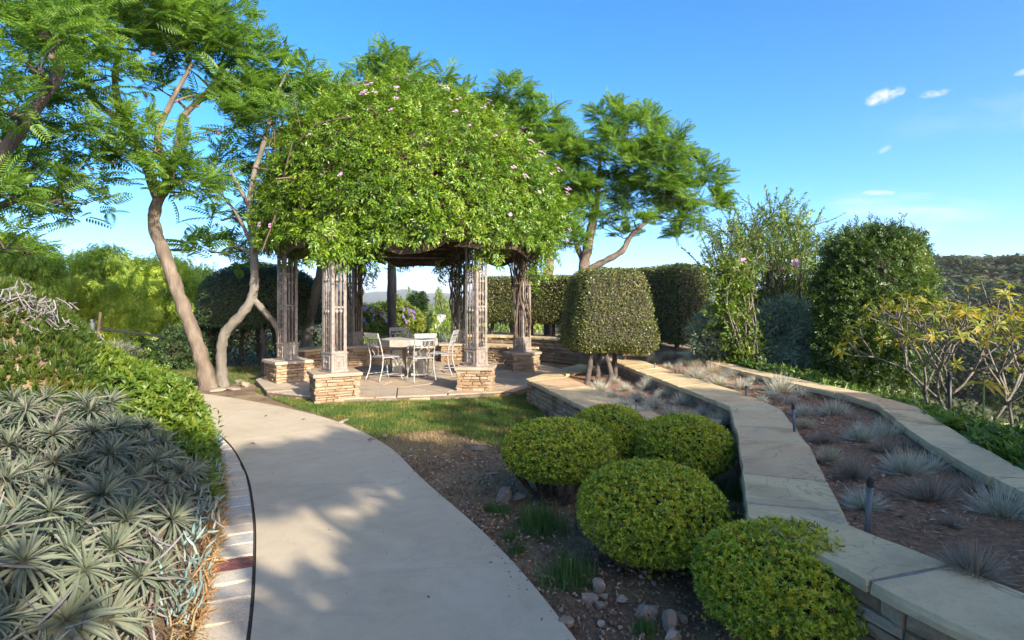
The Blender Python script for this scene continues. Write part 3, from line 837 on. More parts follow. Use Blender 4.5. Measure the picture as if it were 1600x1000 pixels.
# dome ribs and ring
def dome_r(z):
    return np.interp(z, [2.2, 2.6, 3.35, 4.1, 4.78, 5.38, 5.76, 5.95], [2.82, 2.92, 2.96, 2.74, 2.30, 1.58, .78, .05])
mb = MB()
zs = np.array([2.7, 3.4, 4.1, 4.7, 5.3, 5.6])
for (x, y) in POST.values():
    d = np.array((x, y)) - PC; L = np.linalg.norm(d); d /= L
    pts = [(x, y, 2.6)] + [(*(PC + d * min(dome_r(z) - .40, L)), z) for z in zs] + [(PC[0], PC[1], 5.72)]
    mb.add(*tube(spline(pts, 20), .022, 6))
ks = list(POST.values())
for z in (2.62, 2.85):
    for a, b in zip(ks, ks[1:] + ks[:1]): mb.add(*tube([(*a, z), (*b, z)], .02, 6))
mb.build('dome_ribs', M_IRON, arbor, smooth=True)

# ------------------------------------------------------------------ stone table and four garden chairs
M_TABLE = plain('cast_stone', (.40, .36, .30), .8, var=.2, scale=8, bmp=.3)
TX, TY = -2.05, 11.55
tb = thing('stone_table', 'octagonal cast stone table on two thick supports under the arbor', 'table', (TX, TY, .083))
mb = MB(); mb.add(*prism(ring((TX, TY), .56, 8, math.radians(12)), .70, .83, .012)); mb.build('tabletop', M_TABLE, tb)
for s in (-1, 1):
    mb = MB(); c = (TX + s * .21, TY - s * .02)
    for z, w in ((.11, .27), (.39, .19), (.645, .26)):
        mb.add(*box((c[0], c[1], z + (.028 if z != .39 else 0)), (w, .50 if z != .39 else .42, .055 if z != .39 else .48)))
    mb.build('support', M_TABLE, tb)
M_CHAIR = plain('chipped_white_metal', (.36, .345, .32), .55, var=.5, scale=24, bmp=.2)
M_CHAIR2 = plain('grey_patina_metal', (.30, .29, .28), .5, var=.4, scale=20)
def chair_parts():
    q = {}
    b = MB(); b.add(*prism([(-.21, -.19), (.21, -.19), (.19, .20), (-.19, .20)], .435, .455, .006)); q['seat'] = (b, M_CHAIR2)
    for n, s in (('l', -1), ('r', 1)):
        b = MB(); b.add(*tube(spline([(s * .19, -.17, .44), (s * .20, -.19, .30), (s * .195, -.20, .15), (s * .21, -.24, 0.006)], 10), .0125, 6)); V, T = ball(8, 5); b.add(V * (.016, .016, .008) + (s * .21, -.24, .008), T); q['leg_f' + n] = (b, M_CHAIR)
        b = MB(); b.add(*tube(spline([(s * .20, .33, .90), (s * .195, .26, .70), (s * .19, .20, .45), (s * .19, .22, .22), (s * .21, .30, 0.006)], 14), .0125, 6)); q['leg_b' + n] = (b, M_CHAIR)
    b = MB()
    for s in (-1, 1):          # hooped braces under the seat
        b.add(*tube(spline([(s * .19, -.19, .25), (s * .13, -.185, .37), (s * .05, -.18, .425)], 8), .007, 5)); b.add(*tube(spline([(s * .193, -.17, .26), (s * .19, -.08, .39), (s * .19, .0, .43)], 8), .007, 5))
        b.add(*tube([(s * .197, -.20, .12), (s * .193, .24, .12)], .006, 5))
    b.add(*tube([(-.195, .02, .12), (.195, .02, .12)], .006, 5)); q['brace'] = (b, M_CHAIR)
    b = MB(); b.add(*box((0, .322, .865), (.40, .014, .085))); b.add(*box((0, .287, .78), (.385, .012, .018))); q['top_rail'] = (b, M_CHAIR2)
    b = MB()
    for x in (-.13, -.045, .045, .13):
        a = np.linspace(0, 2 * np.pi, 13); b.add(*tube(np.stack([x + .04 * np.cos(a), .268 + .02 * np.sin(a), .715 + .06 * np.sin(a)], 1), .006, 5, cap=False))
    b.add(*box((0, .248, .645), (.385, .012, .018)))
    for s in (-1, 1): b.add(*tube(spline([(s * .02, .245, .64), (s * .1, .23, .58), (s * .05, .21, .50), (s * .13, .2, .46)], 9), .006, 5))
    q['back_scrollwork'] = (b, M_CHAIR)
    return {k: (v[0].mesh(k, v[1], k[0] in 'lb'), ) for k, v in q.items()}
CH = chair_parts()
def chair(x, y, rz, lab):
    t = thing('garden_chair', lab, 'chair', (x, y, .084), 'metal chairs round the stone table'); t.rotation_euler = (0, 0, rz)
    for k, (me,) in CH.items():
        o = bpy.data.objects.new('leg' if k.startswith('leg') else k, me); C.objects.link(o); o.parent = t
# a chair faces its own -y
chair(-2.42, 11.0, math.radians(140), 'white metal chair left of the stone table, nearest the path side')
chair(-1.72, 10.86, math.radians(205), 'white metal chair in front of the stone table at the viewer\'s side')
chair(-1.46, 11.75, math.radians(262), 'white metal chair right of the stone table, beside the shaded pedestal')
chair(-2.42, 12.45, math.radians(15), 'white metal chair behind the stone table, only its top rail showing')
# ------------------------------------------------------------------ vegetation materials
M_JAC = leaf_mat('jacaranda_leaf', [(0.054, 0.111, 0.019), (0.102, 0.199, 0.029), (0.169, 0.294, 0.036), (0.271, 0.382, 0.048)], .5, .5, .5, 1.6, tint=(1.5, 1.45, .5))
M_VINE = leaf_mat('vine_leaf', [(0.036, 0.084, 0.009), (0.090, 0.175, 0.014), (0.173, 0.281, 0.020), (0.328, 0.395, 0.035)], .34, .34, .35, 1.2, spec=.5, tint=(1.4, 1.4, .5))
M_BALL = leaf_mat('shrub_leaf', [(0.087, 0.136, 0.027), (0.222, 0.317, 0.035), (0.464, 0.535, 0.046), (0.591, 0.591, 0.079)], .30, .34, .25, 5.0, spec=.45, tint=(1.4, 1.3, .5))
M_BALLN = leaf_mat('new_shrub_leaf', [(0.234, 0.281, 0.019), (0.419, 0.429, 0.029), (0.590, 0.510, 0.044), (0.590, 0.444, 0.050)], .35, .34, .2, 5.0, spec=.4, tint=(1.3, 1.3, .5))
M_HEDGE = leaf_mat('hedge_leaf', [(0.037, 0.053, 0.019), (0.085, 0.109, 0.030), (0.147, 0.174, 0.041), (0.233, 0.202, 0.061), (0.248, 0.132, 0.054)], .28, .36, .3, 3.0, pos=[0, .3, .62, .92, 1], spec=.45)
M_DOME = leaf_mat('dark_hedge_leaf', [(0.027, 0.050, 0.022), (0.058, 0.102, 0.036), (0.112, 0.168, 0.050)], .25, .4, .3, 3.0)
M_ECHIUM = leaf_mat('silver_leaf', [(0.052, 0.068, 0.049), (0.104, 0.129, 0.089), (0.162, 0.186, 0.123), (0.230, 0.232, 0.160), (0.230, 0.170, 0.127)], .18, .6, .3, 3.0, spec=.25, tint=(1, 1.1, .8))
M_ICE = leaf_mat('ice_plant_leaf', [(0.020, 0.048, 0.011), (0.041, 0.078, 0.014), (0.075, 0.116, 0.017), (0.129, 0.150, 0.020), (0.150, 0.041, 0.014)], .22, .4, .45, 2.5, pos=[0, .3, .6, .85, .97], spec=.4)
M_BRIGHT = leaf_mat('bright_green_leaf', [(0.040, 0.088, 0.010), (0.080, 0.152, 0.014), (0.152, 0.216, 0.020), (0.240, 0.264, 0.032)], .36, .4, .35, 2.5, spec=.4)
M_CHALK = leaf_mat('chalky_blue_leaf', [(.13, .22, .22), (.24, .34, .32), (.34, .42, .38)], .1, .6, .3, 4.0)
M_DRY = leaf_mat('dry_twig', [(.10, .085, .085), (.19, .17, .17), (.29, .27, .265), (.16, .09, .06)], .1, .8, .3, 4.0)
M_FESC = leaf_mat('blue_fescue', [(0.226, 0.238, 0.209), (0.377, 0.379, 0.328), (0.510, 0.494, 0.410), (0.620, 0.529, 0.357)], .15, .6, .2, 2.0)
M_FESC_T = leaf_mat('tan_fescue', [(0.227, 0.182, 0.131), (0.401, 0.330, 0.235), (0.574, 0.470, 0.330), (0.620, 0.574, 0.383)], .15, .6, .2, 2.0)
M_FESC_B = leaf_mat('brown_fescue', [(0.147, 0.117, 0.097), (0.255, 0.205, 0.166), (0.352, 0.284, 0.225), (0.431, 0.352, 0.274)], .15, .6, .2, 2.0)
M_GRASS = leaf_mat('lawn_blade', [(0.045, 0.090, 0.021), (0.088, 0.158, 0.032), (0.150, 0.202, 0.035), (0.386, 0.269, 0.094), (0.620, 0.434, 0.176)], .3, .5, .5, 2.2, pos=[0, .35, .66, .82, 1])
M_STRAW = leaf_mat('straw_blade', [(.17, .115, .055), (.31, .225, .11), (.42, .33, .18), (.10, .13, .035)], .2, .7, .3, 3.0, pos=[0, .4, .85, 1])
M_LIRI = leaf_mat('dark_grass_blade', [(0.035, 0.079, 0.024), (0.070, 0.149, 0.039), (0.123, 0.211, 0.052)], .25, .45, .2, 3.0)
M_PEPPER = leaf_mat('feathery_leaf', [(0.131, 0.207, 0.038), (0.279, 0.398, 0.059), (0.517, 0.603, 0.084), (0.620, 0.620, 0.119)], .42, .5, .6, .7, tint=(1.4, 1.35, .5))
M_GREYB = leaf_mat('grey_green_leaf', [(0.114, 0.156, 0.104), (0.198, 0.260, 0.166), (0.312, 0.374, 0.260), (0.458, 0.520, 0.395)], .25, .55, .4, 1.5)
M_ARCH = leaf_mat('arching_shrub_leaf', [(0.049, 0.098, 0.028), (0.107, 0.186, 0.043), (0.196, 0.283, 0.062), (0.371, 0.391, 0.098)], .36, .4, .45, 1.3, spec=.5)
M_VT = leaf_mat('vine_tree_leaf', [(0.025, 0.056, 0.015), (0.056, 0.106, 0.022), (0.106, 0.169, 0.033), (0.213, 0.250, 0.050)], .36, .4, .5, 1.6, spec=.5)
M_PLUM = leaf_mat('yellow_green_leaf', [(.13, .19, .025), (.25, .29, .035), (.38, .33, .04), (.45, .25, .03)], .4, .45, .2, 3.0)
M_SCRUB = leaf_mat('scrub_leaf', [(0.023, 0.040, 0.015), (0.047, 0.069, 0.023), (0.090, 0.100, 0.037), (0.148, 0.126, 0.058)], .3, .6, .6, .35)
M_FAR1 = leaf_mat('far_tree_leaf', [(0.025, 0.041, 0.016), (0.051, 0.074, 0.025), (0.085, 0.108, 0.037)], .25, .6, .5, .2)
M_FAR2 = leaf_mat('far_tree_dark_leaf', [(0.014, 0.028, 0.014), (0.029, 0.048, 0.020), (0.048, 0.071, 0.029)], .22, .6, .5, .2)
M_FAR3 = leaf_mat('far_tree_olive_leaf', [(0.046, 0.051, 0.025), (0.082, 0.083, 0.036), (0.122, 0.114, 0.049)], .25, .6, .5, .2)
M_MIDT = leaf_mat('mid_tree_leaf', [(0.058, 0.104, 0.021), (0.130, 0.195, 0.031), (0.221, 0.273, 0.042), (0.338, 0.338, 0.065)], .4, .5, .5, .5)
M_PINK = leaf_mat('pink_petal', [(0.572, 0.221, 0.420), (0.620, 0.340, 0.540), (0.620, 0.510, 0.620)], .35, .6, .1, 3.0, tint=(1, 1, 1))
M_PURPLE = leaf_mat('purple_petal', [(.20, .10, .36), (.30, .16, .48), (.42, .28, .55)], .35, .6, .1, 3.0, tint=(1, 1, 1))
M_BARK = bark_mat('pale_bark', (.085, .062, .045), (.19, .145, .105), (.31, .25, .185), 7)
M_BARKD = bark_mat('dark_bark', (.055, .042, .034), (.11, .085, .065), (.18, .14, .11), 9)
M_BARKG = bark_mat('smooth_grey_bark', (.11, .095, .075), (.20, .175, .14), (.28, .25, .205), 5)
M_TWIG = bark_mat('twig_bark', (.07, .05, .035), (.15, .105, .07), (.24, .17, .115), 20)
M_INNER = plain('shaded_twigs', (.040, .032, .020), .95, var=.5, scale=18, bmp=.5)  # foliage cores: the shade inside is put into this twig colour
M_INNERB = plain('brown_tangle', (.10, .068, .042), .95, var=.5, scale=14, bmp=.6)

# ------------------------------------------------------------------ jacaranda trees
def frond_tp(pairs=9, wl=.31, ww=.078):
    V, T = [], []
    def rach(s): return np.array((0, s, .10 * s - .34 * s * s))
    ss = np.linspace(.14, 1, pairs)
    for a, b in ((0, .5), (.5, 1)):
        n = len(V); p, q = rach(a), rach(b); V += [p + (-.007, 0, 0), p + (.007, 0, 0), q + (.004, 0, 0), q + (-.004, 0, 0)]; T += [(n, n + 1, n + 2), (n, n + 2, n + 3)]
    for i, s in enumerate(ss):
        L = wl * (math.sin(min(1, (1 - s) * 1.6 + .28) * math.pi / 2)) * (.75 + .25 * min(1, s * 4))
        for sg in (-1, 1):
            p = rach(s); d = np.array((sg * .86, .50 + .2 * s, -.20)); d /= np.linalg.norm(d)
            w = np.cross(d, (0, 0, 1)); w /= np.linalg.norm(w); m = p + d * L * .5 + (0, 0, .012)
            n = len(V); V += [p, m + w * ww * .5, p + d * L - (0, 0, L * .15), m - w * ww * .5]; T += [(n, n + 1, n + 2), (n, n + 2, n + 3)]
    return np.array(V), np.array(T)
FROND = frond_tp()
def fronds_at(tips, outs, per, size, mb, mi):
    k = len(tips); tips = np.repeat(tips, per, 0); outs = np.repeat(outs, per, 0); n = len(tips)
    a = N.uniform(0, 2 * np.pi, n); h = np.stack([np.cos(a), np.sin(a), N.uniform(-.25, .75, n)], 1)
    d = h * .9 + outs * .75; d[:, 2] += .06
    nrm = np.array((.1, -.25, .85)) + N.normal(size=(n, 3)) * .5
    M = frames(d, nrm); s = size * N.uniform(.7, 1.15, n)
    V, T = scatter(FROND, M, tips + N.normal(size=(n, 3)) * .05, s); mb.add(V, T, mi)
def canopy_tree(name, label, trunks, blobs, size=.5, dens_=26, per=6, bark=None, cat='tree', group=None, pods=0, leafm=None, limb_r=.035, flat=.75):
    """trunks: [(points xyz, radii)], blobs: [(centre xyz, radius m)]"""
    base = np.array(trunks[0][0][0]); th = thing(name, label, cat, base, group)
    mt = MB(); nodes = []
    for pts, rad in trunks:
        p = spline(pts, len(pts) * 5); r = np.interp(np.linspace(0, 1, len(p)), np.linspace(0, 1, len(rad)), rad)
        mt.add(*tube(p, r, 10, .10, seed=R.random() * 6)); nodes += [(q, rr_) for q, rr_ in list(zip(p, r))[len(p) // 3:]]
    NP = np.array([q for q, _ in nodes]); NR = np.array([r for _, r in nodes])
    mc = MB()
    for c, rad in blobs:
        c = np.array(c, float)
        cost = np.linalg.norm(NP - c, axis=1) + np.maximum(0, NP[:, 2] - c[2] + rad * .2) * 1.5
        i = int(np.argmin(cost)); p0 = NP[i]; L = np.linalg.norm(c - p0)
        m1 = p0 + (c - p0) * .35 + np.array((R.uniform(-.1, .1), R.uniform(-.1, .1), .10)) * L; m2 = p0 + (c - p0) * .7 + np.array((R.uniform(-.12, .12), R.uniform(-.12, .12), .03)) * L
        lp = spline([p0, m1, m2, c], 10); r0 = min(limb_r * (.6 + L * .3), NR[i] * .75)
        mt.add(*tube(lp, np.linspace(r0, r0 * .35, 10), 6, .08, seed=R.random() * 6))
        NP = np.vstack([NP, lp[3:]]); NR = np.r_[NR, np.linspace(r0, r0 * .35, 10)[3:]]
        k = max(5, int(dens_ * (rad / .7) ** 2)); d = rnd_dir(k); d[:, 2] = np.abs(d[:, 2]) * .9 - .22 + N.uniform(-.15, .1, k); d /= np.linalg.norm(d, axis=1)[:, None]
        tips = c + d * rad * np.array((1, 1, flat)) * N.uniform(.62, 1.05, k)[:, None]
        for tp in tips[:max(4, k // 2)]:
            mt.add(*tube([c * .9 + p0 * .1, (c + tp) / 2 + (0, 0, .05), tp], [r0 * .32, r0 * .22, .005], 4, cap=False))
        fronds_at(tips, d, per, size, mc, 0)
    mt.build('trunk', bark or M_BARK, th, smooth=True)
    mc.build('crown', leafm or M_JAC, th)
    if pods:
        V, T = ball(8, 5)
        me = tri_mesh('seed_pod', V * (.035, .014, .035), T, plain_pod, smooth=True)
        for _ in range(pods):
            c, rad = R.choice(blobs); link('seed_pod', me, th, np.array(c) + (R.uniform(-.5, .5) * rad, R.uniform(-1.0, -.3) * rad, R.uniform(-.9, -.3) * rad), (R.random() * 3, R.random() * 3, R.random() * 3))
    return th
plain_pod = plain('pod_brown', (.12, .065, .04), .8)
def PB(lst, d, jit=.6):
    """blobs given in the photograph's directions at distance d (+-jit)"""
    out = []
    for e in lst:
        px, py, r = e[:3]; dd = d + (e[3] if len(e) > 3 else R.uniform(-jit, jit)); out.append((P3(px, py, dd), r / F * dd))
    return out
def PT(lst, d): return [P3(px, py, d + (e[0] if e else 0)) for px, py, *e in lst]

# big leaning tree at the path's left
g0 = np.array((*G(327, 608), -.05))
canopy_tree('jacaranda_tree', 'big leaning jacaranda with pale trunk at the far left end of the path', [
    ([g0] + PT([(318, 570), (302, 520), (283, 470), (260, 405), (241, 352), (247, 312), (262, 280), (246, 215), (265, 165), (300, 100)], 10.35), [.18, .125, .118, .113, .11, .104, .095, .08, .06, .045, .03]),
    (PT([(247, 312), (225, 250), (190, 190, -.3), (150, 160, -.5), (120, 100, -.6)], 10.35), [.09, .085, .07, .055, .04]),
    (PT([(190, 190, -.3), (180, 130, -.1), (186, 80, .1), (200, 40, .1)], 10.35), [.06, .055, .05, .035]),
    (PT([(262, 280), (280, 225, .4), (285, 185, .5), (318, 150, .6), (350, 110, .7)], 10.35), [.075, .07, .06, .05, .03])],
    PB([(200, 22, 70, -.5), (255, 45, 70), (320, 60, 62, .4), (290, 105, 52, .6), (375, 95, 55, .7), (165, 120, 45, -.7), (332, 150, 50, .3), (390, 150, 40, .8), (240, 235, 52, -.5), (272, 285, 48, -.4), (305, 300, 42, .2), (205, 215, 40, -.9),
        (360, 195, 40, .2), (150, 55, 60, -.9), (220, 80, 34, .5), (410, 105, 36, .9), (120, 150, 40, -.8), (285, 20, 60, .5), (345, 25, 40, .8), (170, 240, 34, -.9), (250, 140, 30, .9)], 10.2, .6), .44, 23, 6, M_BARK, pods=14)
# tree whose trunk stands outside the frame
canopy_tree('jacaranda_tree', 'jacaranda leaning in over the left edge with a dark diagonal limb', [
    ([(-9.4, 7.2, .9)] + PT([(-90, 380), (0, 245), (50, 178), (92, 110), (70, 55), (30, 10)], 8.2), [.17, .13, .09, .075, .065, .05, .03]),
    (PT([(0, 245), (-30, 150, .3), (-20, 60, .5)], 8.2), [.09, .07, .04]),
    (PT([(-90, 380), (-20, 330, .5), (50, 310, .9), (110, 320, 1.0)], 8.2), [.08, .06, .045, .025])],
    PB([(35, 45, 66), (110, 50, 58), (20, 140, 52), (88, 195, 40, .8), (52, 235, 50, 1), (112, 285, 46, 1), (45, 320, 52, 1), (10, 395, 50, .4), (140, 240, 36, 1.1), (20, 95, 44), (-50, 40, 70), (-50, 180, 70), (-40, 300, 70), (80, 110, 36), (90, 335, 42, 1.2), (-10, 250, 46, 1.2), (135, 320, 28, 1.3), (15, 5, 60), (90, 5, 50), (60, 270, 40, 1.5), (62, 112, 40, -.9), (96, 66, 38, -.9), (26, 178, 40, -.8), (50, 30, 40, -.8)], 8.3, .6), .40, 23, 6, M_BARKD, pods=8)
# double-stemmed tree with the crooked grey trunk
g1 = np.array((*G(348, 605), -.05)); g2 = np.array((*G(441, 596), -.05))
canopy_tree('jacaranda_tree', 'thin jacaranda with a crooked forked grey trunk beside the leaning one', [
    ([g1] + PT([(346, 575), (346, 545), (353, 518), (378, 490), (394, 465), (398, 430), (396, 385), (391, 325), (398, 270), (415, 215), (430, 155), (445, 120)], 10.7), [.13, .095, .09, .09, .085, .085, .078, .07, .065, .055, .042, .03, .018]),
    ([g2] + PT([(440, 560, .3), (434, 515, .3), (416, 490, .15), (395, 466)], 10.7), [.075, .06, .055, .055, .06]),
    (PT([(391, 325), (372, 290, -.2), (360, 265, -.3)], 10.7), [.045, .035, .02]),
    (PT([(396, 385), (370, 335, .2), (350, 308, .3)], 10.7), [.04, .03, .015])],
    PB([(445, 118, 40), (412, 165, 38), (462, 150, 30), (385, 215, 34), (425, 235, 32, .8), (350, 275, 34), (345, 345, 28, .5), (330, 395, 30, .6), (370, 250, 28), (312, 385, 24, .6), (440, 190, 28), (360, 410, 22, .7)], 10.9, .5), .48, 20, 6, M_BARKG, pods=6)
gz = np.array((*G(478, 572), -.05))
canopy_tree('jacaranda_tree', 'jacaranda with a slanting trunk half hidden behind the left arbor posts', [
    ([gz] + PT([(479, 540), (484, 490), (499, 440), (507, 390), (508, 300), (515, 220)], 13.9), [.15, .14, .135, .125, .12, .09, .05])],
    PB([(512, 150, 32), (495, 190, 34), (535, 165, 28), (470, 215, 28), (580, 385, 28, .8), (625, 395, 24, 1.2), (530, 380, 26), (460, 375, 26), (600, 412, 16, .9)], 14.2, .5), .5, 22, 6, M_BARKG)
canopy_tree('jacaranda_tree', 'jacaranda topping out just above the middle of the vine dome', [
    ([(-3.6, 17.2, -.1)] + PT([(612, 400), (605, 250), (600, 130)], 17.2), [.14, .13, .10, .04])],
    PB([(598, 98, 26), (612, 112, 24), (640, 118, 20), (575, 125, 18), (692, 132, 16), (625, 150, 40), (560, 170, 40), (680, 180, 50), (600, 210, 50), (720, 150, 14)], 17.2, .4), .55, 26, 6, M_BARKD)
canopy_tree('jacaranda_tree', 'slender jacaranda with pointed sprays right behind the vine dome', [
    ([(1.15, 17.6, -.1)] + PT([(856, 440), (858, 405), (850, 320), (830, 230), (800, 170)], 17.6), [.17, .16, .15, .12, .07, .03])],
    PB([(795, 152, 28), (775, 185, 34), (838, 200, 34), (858, 245, 44), (880, 295, 44), (845, 320, 36), (895, 240, 24), (865, 375, 30), (815, 230, 40), (850, 185, 20), (898, 330, 26)], 17.6, .6), .55, 26, 7, M_BARK)
canopy_tree('jacaranda_tree', 'spreading jacaranda above the clipped hedges at right of the arbor', [
    ([(2.45, 18.4, .3)] + PT([(912, 428), (918, 390), (928, 335), (935, 290), (938, 250)], 18.4), [.19, .17, .15, .13, .09, .05]),
    (PT([(914, 424), (945, 408, -.2), (972, 392, -.3), (985, 370, -.3), (1012, 345, -.4), (1040, 325, -.3)], 18.4), [.12, .10, .095, .08, .06, .03]),
    (PT([(914, 415), (902, 385, .2), (891, 345, .3), (880, 310, .3)], 18.4), [.10, .085, .06, .03])],
    PB([(950, 188, 32), (985, 212, 40), (1008, 195, 26), (1042, 238, 40), (975, 262, 44), (1030, 285, 46), (1082, 275, 36), (1108, 290, 22), (1092, 318, 32), (1058, 345, 32), (950, 300, 32), (928, 245, 30), (1002, 315, 38), (905, 285, 32), (908, 332, 26), (972, 372, 20), (940, 352, 20), (1078, 365, 26), (1115, 325, 16), (1020, 245, 34), (960, 225, 30), (1055, 310, 36), (898, 375, 16), (990, 345, 22)], 18.3, 1.0), .52, 20, 6, M_BARK)

# ------------------------------------------------------------------ flowering vine on the arbor
vine = thing('flowering_vine', 'thick evergreen vine with pink trumpet flowers over the domed arbor', 'vine', (PC[0], PC[1], .5))
def dome_mesh(off=0.0, nu=72, nv=40):
    z = np.linspace(2.52, 5.95, nv); V = []
    for zi in z:
        a = np.linspace(0, 2 * np.pi, nu, endpoint=False)
        V.append(np.stack([np.cos(a) * 1, np.sin(a) * 1, np.full(nu, zi)], 1))
    V = np.concatenate(V); r = dome_r(V[:, 2]) + off * 1.0
    lump = .13 * wave(V * 1.0 * np.array((3, 3, 1)), 1.4, 21) + .09 * wave(V * np.array((3, 3, 1)), 3.4, 22)
    r = np.maximum(r * (1 + lump * .55), .02); V[:, :2] *= r[:, None]
    a_ = np.arctan2(V[:, 1], V[:, 0]); hem = .26 * np.sin(a_ * 6 + .6) + .16 * np.sin(a_ * 11 + 2)
    V[:, 2] += np.where(V[:, 2] < 3.2, (3.2 - V[:, 2]) / .95 * (hem * .45 + .14), 0) + off * .4
    V[:, 2] += wave(V, 1.7, 23) * .07
    V[:, 0] += PC[0]; V[:, 1] += PC[1]
    T = []
    for i in range(nv - 1):
        for j in range(nu): p, q = i * nu + j, i * nu + (j + 1) % nu; T += [(p, q, q + nu), (p, q + nu, p + nu)]
    return V, np.array(T)
Vd, Td = dome_mesh(-.05)
def spray_tp(tp, k=5):
    lst = []
    for i in range(k):
        s = .25 + .75 * i / (k - 1); sg = (-1, 1)[i % 2] if i < k - 1 else 0
        d = np.array([[sg * .8, .65, -.15]]) if sg else np.array([[0, 1, -.2]])
        lst.append(scatter(tp, frames(d, np.array([[0, 0, 1.]])), np.array([[0, s * .9, -.15 * s * s]]), .62))
    return multi(lst)
SPRAY = spray_tp(leaf(.40, .07, .15))
p, n = sample(Vd, Td, 22000)
p += n * N.uniform(-.32, .06, len(p))[:, None]
d = n * .5 + N.normal(size=p.shape) * .65; d[:, 2] -= .25
M = frames(d, n * .9 + np.array((0, 0, .55)) + N.normal(size=p.shape) * .35)
mb = MB(); mb.add(*scatter(SPRAY, M, p, N.uniform(.105, .17, len(p))))
# long sprays that break the outline and hang under the hem
p, n = sample(Vd, Td, 420); up = n.copy(); up[:, 2] += N.uniform(-.3, .8, len(up))
for a, b in zip(p, up):
    b = b / np.linalg.norm(b); L = R.uniform(.08, .26); q = a + b * np.linspace(0, L, 3)[:, None]
    dd = b + N.normal(size=(3, 3)) * .4; mb.add(*scatter(SPRAY, frames(dd, np.array([[0, 0, 1.]]) + N.normal(size=(3, 3)) * .3), q, R.uniform(.11, .17)))
hang = [(POST['B'], .25, .05), (POST['B'], .3, -.2), (POST['B'], .35, 0.25), (POST['B'], .5, .45), (POST['D'], .7, .4), (POST['D'], .55, .6), (POST['F'], .6, .3), (POST['E'], .7, .3), (POST['E'], .5, -.5), (POST['C'], .3, .4), (POST['A'], .2, .3)]
for (x, y), L, dx in hang:
    for _ in range(26):
        d0 = np.array((x, y)) - PC; d0 /= np.linalg.norm(d0); b = np.array((x + dx * R.uniform(.2, 1.1) + R.uniform(-.15, .15), y + d0[1] * R.uniform(-.1, .3) + R.uniform(-.2, .2), 2.55 + R.uniform(-.1, .25)))
        k = R.randint(3, 6); q = b + np.outer(np.linspace(0, 1, k), (R.uniform(-.1, .1), R.uniform(-.1, .1), -L * R.uniform(.3, 1.1)))
        dd = np.array((0, 0, -.5)) + N.normal(size=(k, 3)) * .6; mb.add(*scatter(SPRAY, frames(dd, np.array([[0, -.6, .6]]) + N.normal(size=(k, 3)) * .4), q, R.uniform(.11, .17)))
mb.build('foliage', M_VINE, vine)
Vc, Tc = dome_mesh(-.36, 60, 26)  # brown shell standing for the woody tangle, added to block light
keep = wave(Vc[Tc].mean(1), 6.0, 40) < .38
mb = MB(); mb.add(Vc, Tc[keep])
for _ in range(240):       # woody shoots tangled under the dome
    a = R.uniform(0, 6.28); z = R.uniform(2.85, 4.4); r = dome_r(z) - R.uniform(.3, .6)
    pts = [np.array((PC[0] + math.cos(a + t * R.uniform(.1, .35)) * (r + R.uniform(-.1, .1)), PC[1] + math.sin(a + t * .3) * r, z + R.uniform(-.25, .35) * t)) for t in range(4)]
    mb.add(*tube(spline(pts, 8), R.uniform(.006, .018), 4, cap=False))
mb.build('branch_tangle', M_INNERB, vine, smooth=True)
for k, (x, y) in POST.items():     # twisted woody stems climbing inside the posts
    for s in range({'A': 2, 'B': 2, 'C': 4, 'D': 11, 'E': 12, 'F': 9}[k]):
        ph = R.uniform(0, 6.28); sp = R.uniform(.5, 1.6) * R.choice((-1, 1)); r0 = R.uniform(.05, .13) if k in 'ABC' else R.uniform(.06, .22)
        zb = .09 if k in 'DEF' and s < 3 else .53 + R.uniform(0, .9) * (s > 1)
        if zb < .5: zb = .80
        pts = [(x + math.cos(ph + sp * (z - .5)) * r0 * (.55 + .5 * (z - .5)), y + math.sin(ph + sp * (z - .5)) * r0 * (.55 + .5 * (z - .5)), z) for z in np.linspace(zb, 2.75, 9)]
        pts = [np.array(q) + N.normal(size=3) * .018 for q in pts]
        mb = MB(); mb.add(*tube(spline(pts, 26), np.linspace(.024, .013, 26) * R.uniform(.6, 1.35), 6, .15, seed=s)); mb.build('vine_stem', M_TWIG, vine, smooth=True)
# pink flowers, each cluster a part
def flower_mesh(mat, name, k=5):
    lst = []
    for c in range(k):
        o = np.array((R.uniform(-.05, .05), R.uniform(-.05, .05), R.uniform(0, .05))) if c else np.zeros(3)
        for i in range(5):
            a = i * 1.2566 + c; d = np.array([[math.cos(a), math.sin(a), .45]]); lst.append(scatter(leaf2(.75, .25), frames(d, np.array([[0, 0, 1.]])), o[None], .034))
    V, T = multi(lst); return tri_mesh(name, V, T, mat)
FL = [flower_mesh(M_PINK, 'flower', k) for k in (3, 4, 5)]
Vf, Tf = dome_mesh(.13)
p, n = sample(Vf, Tf, 400); sel = [i for i in range(400) if (n[i] @ np.array((.1, -1, .25)) > -.1)]
wt = [i for i in sel if R.random() < (.95 if p[i][2] > 5.0 else .62 if p[i][0] > -.3 else .30)][:92]
for i in wt:
    q = n[i] * .7 + np.array((0, -.25, .5)); rot = Vector(q).to_track_quat('Z', 'Y').to_euler()
    link('flower', R.choice(FL), vine, p[i], rot, (R.uniform(.75, 1.25),) * 3)
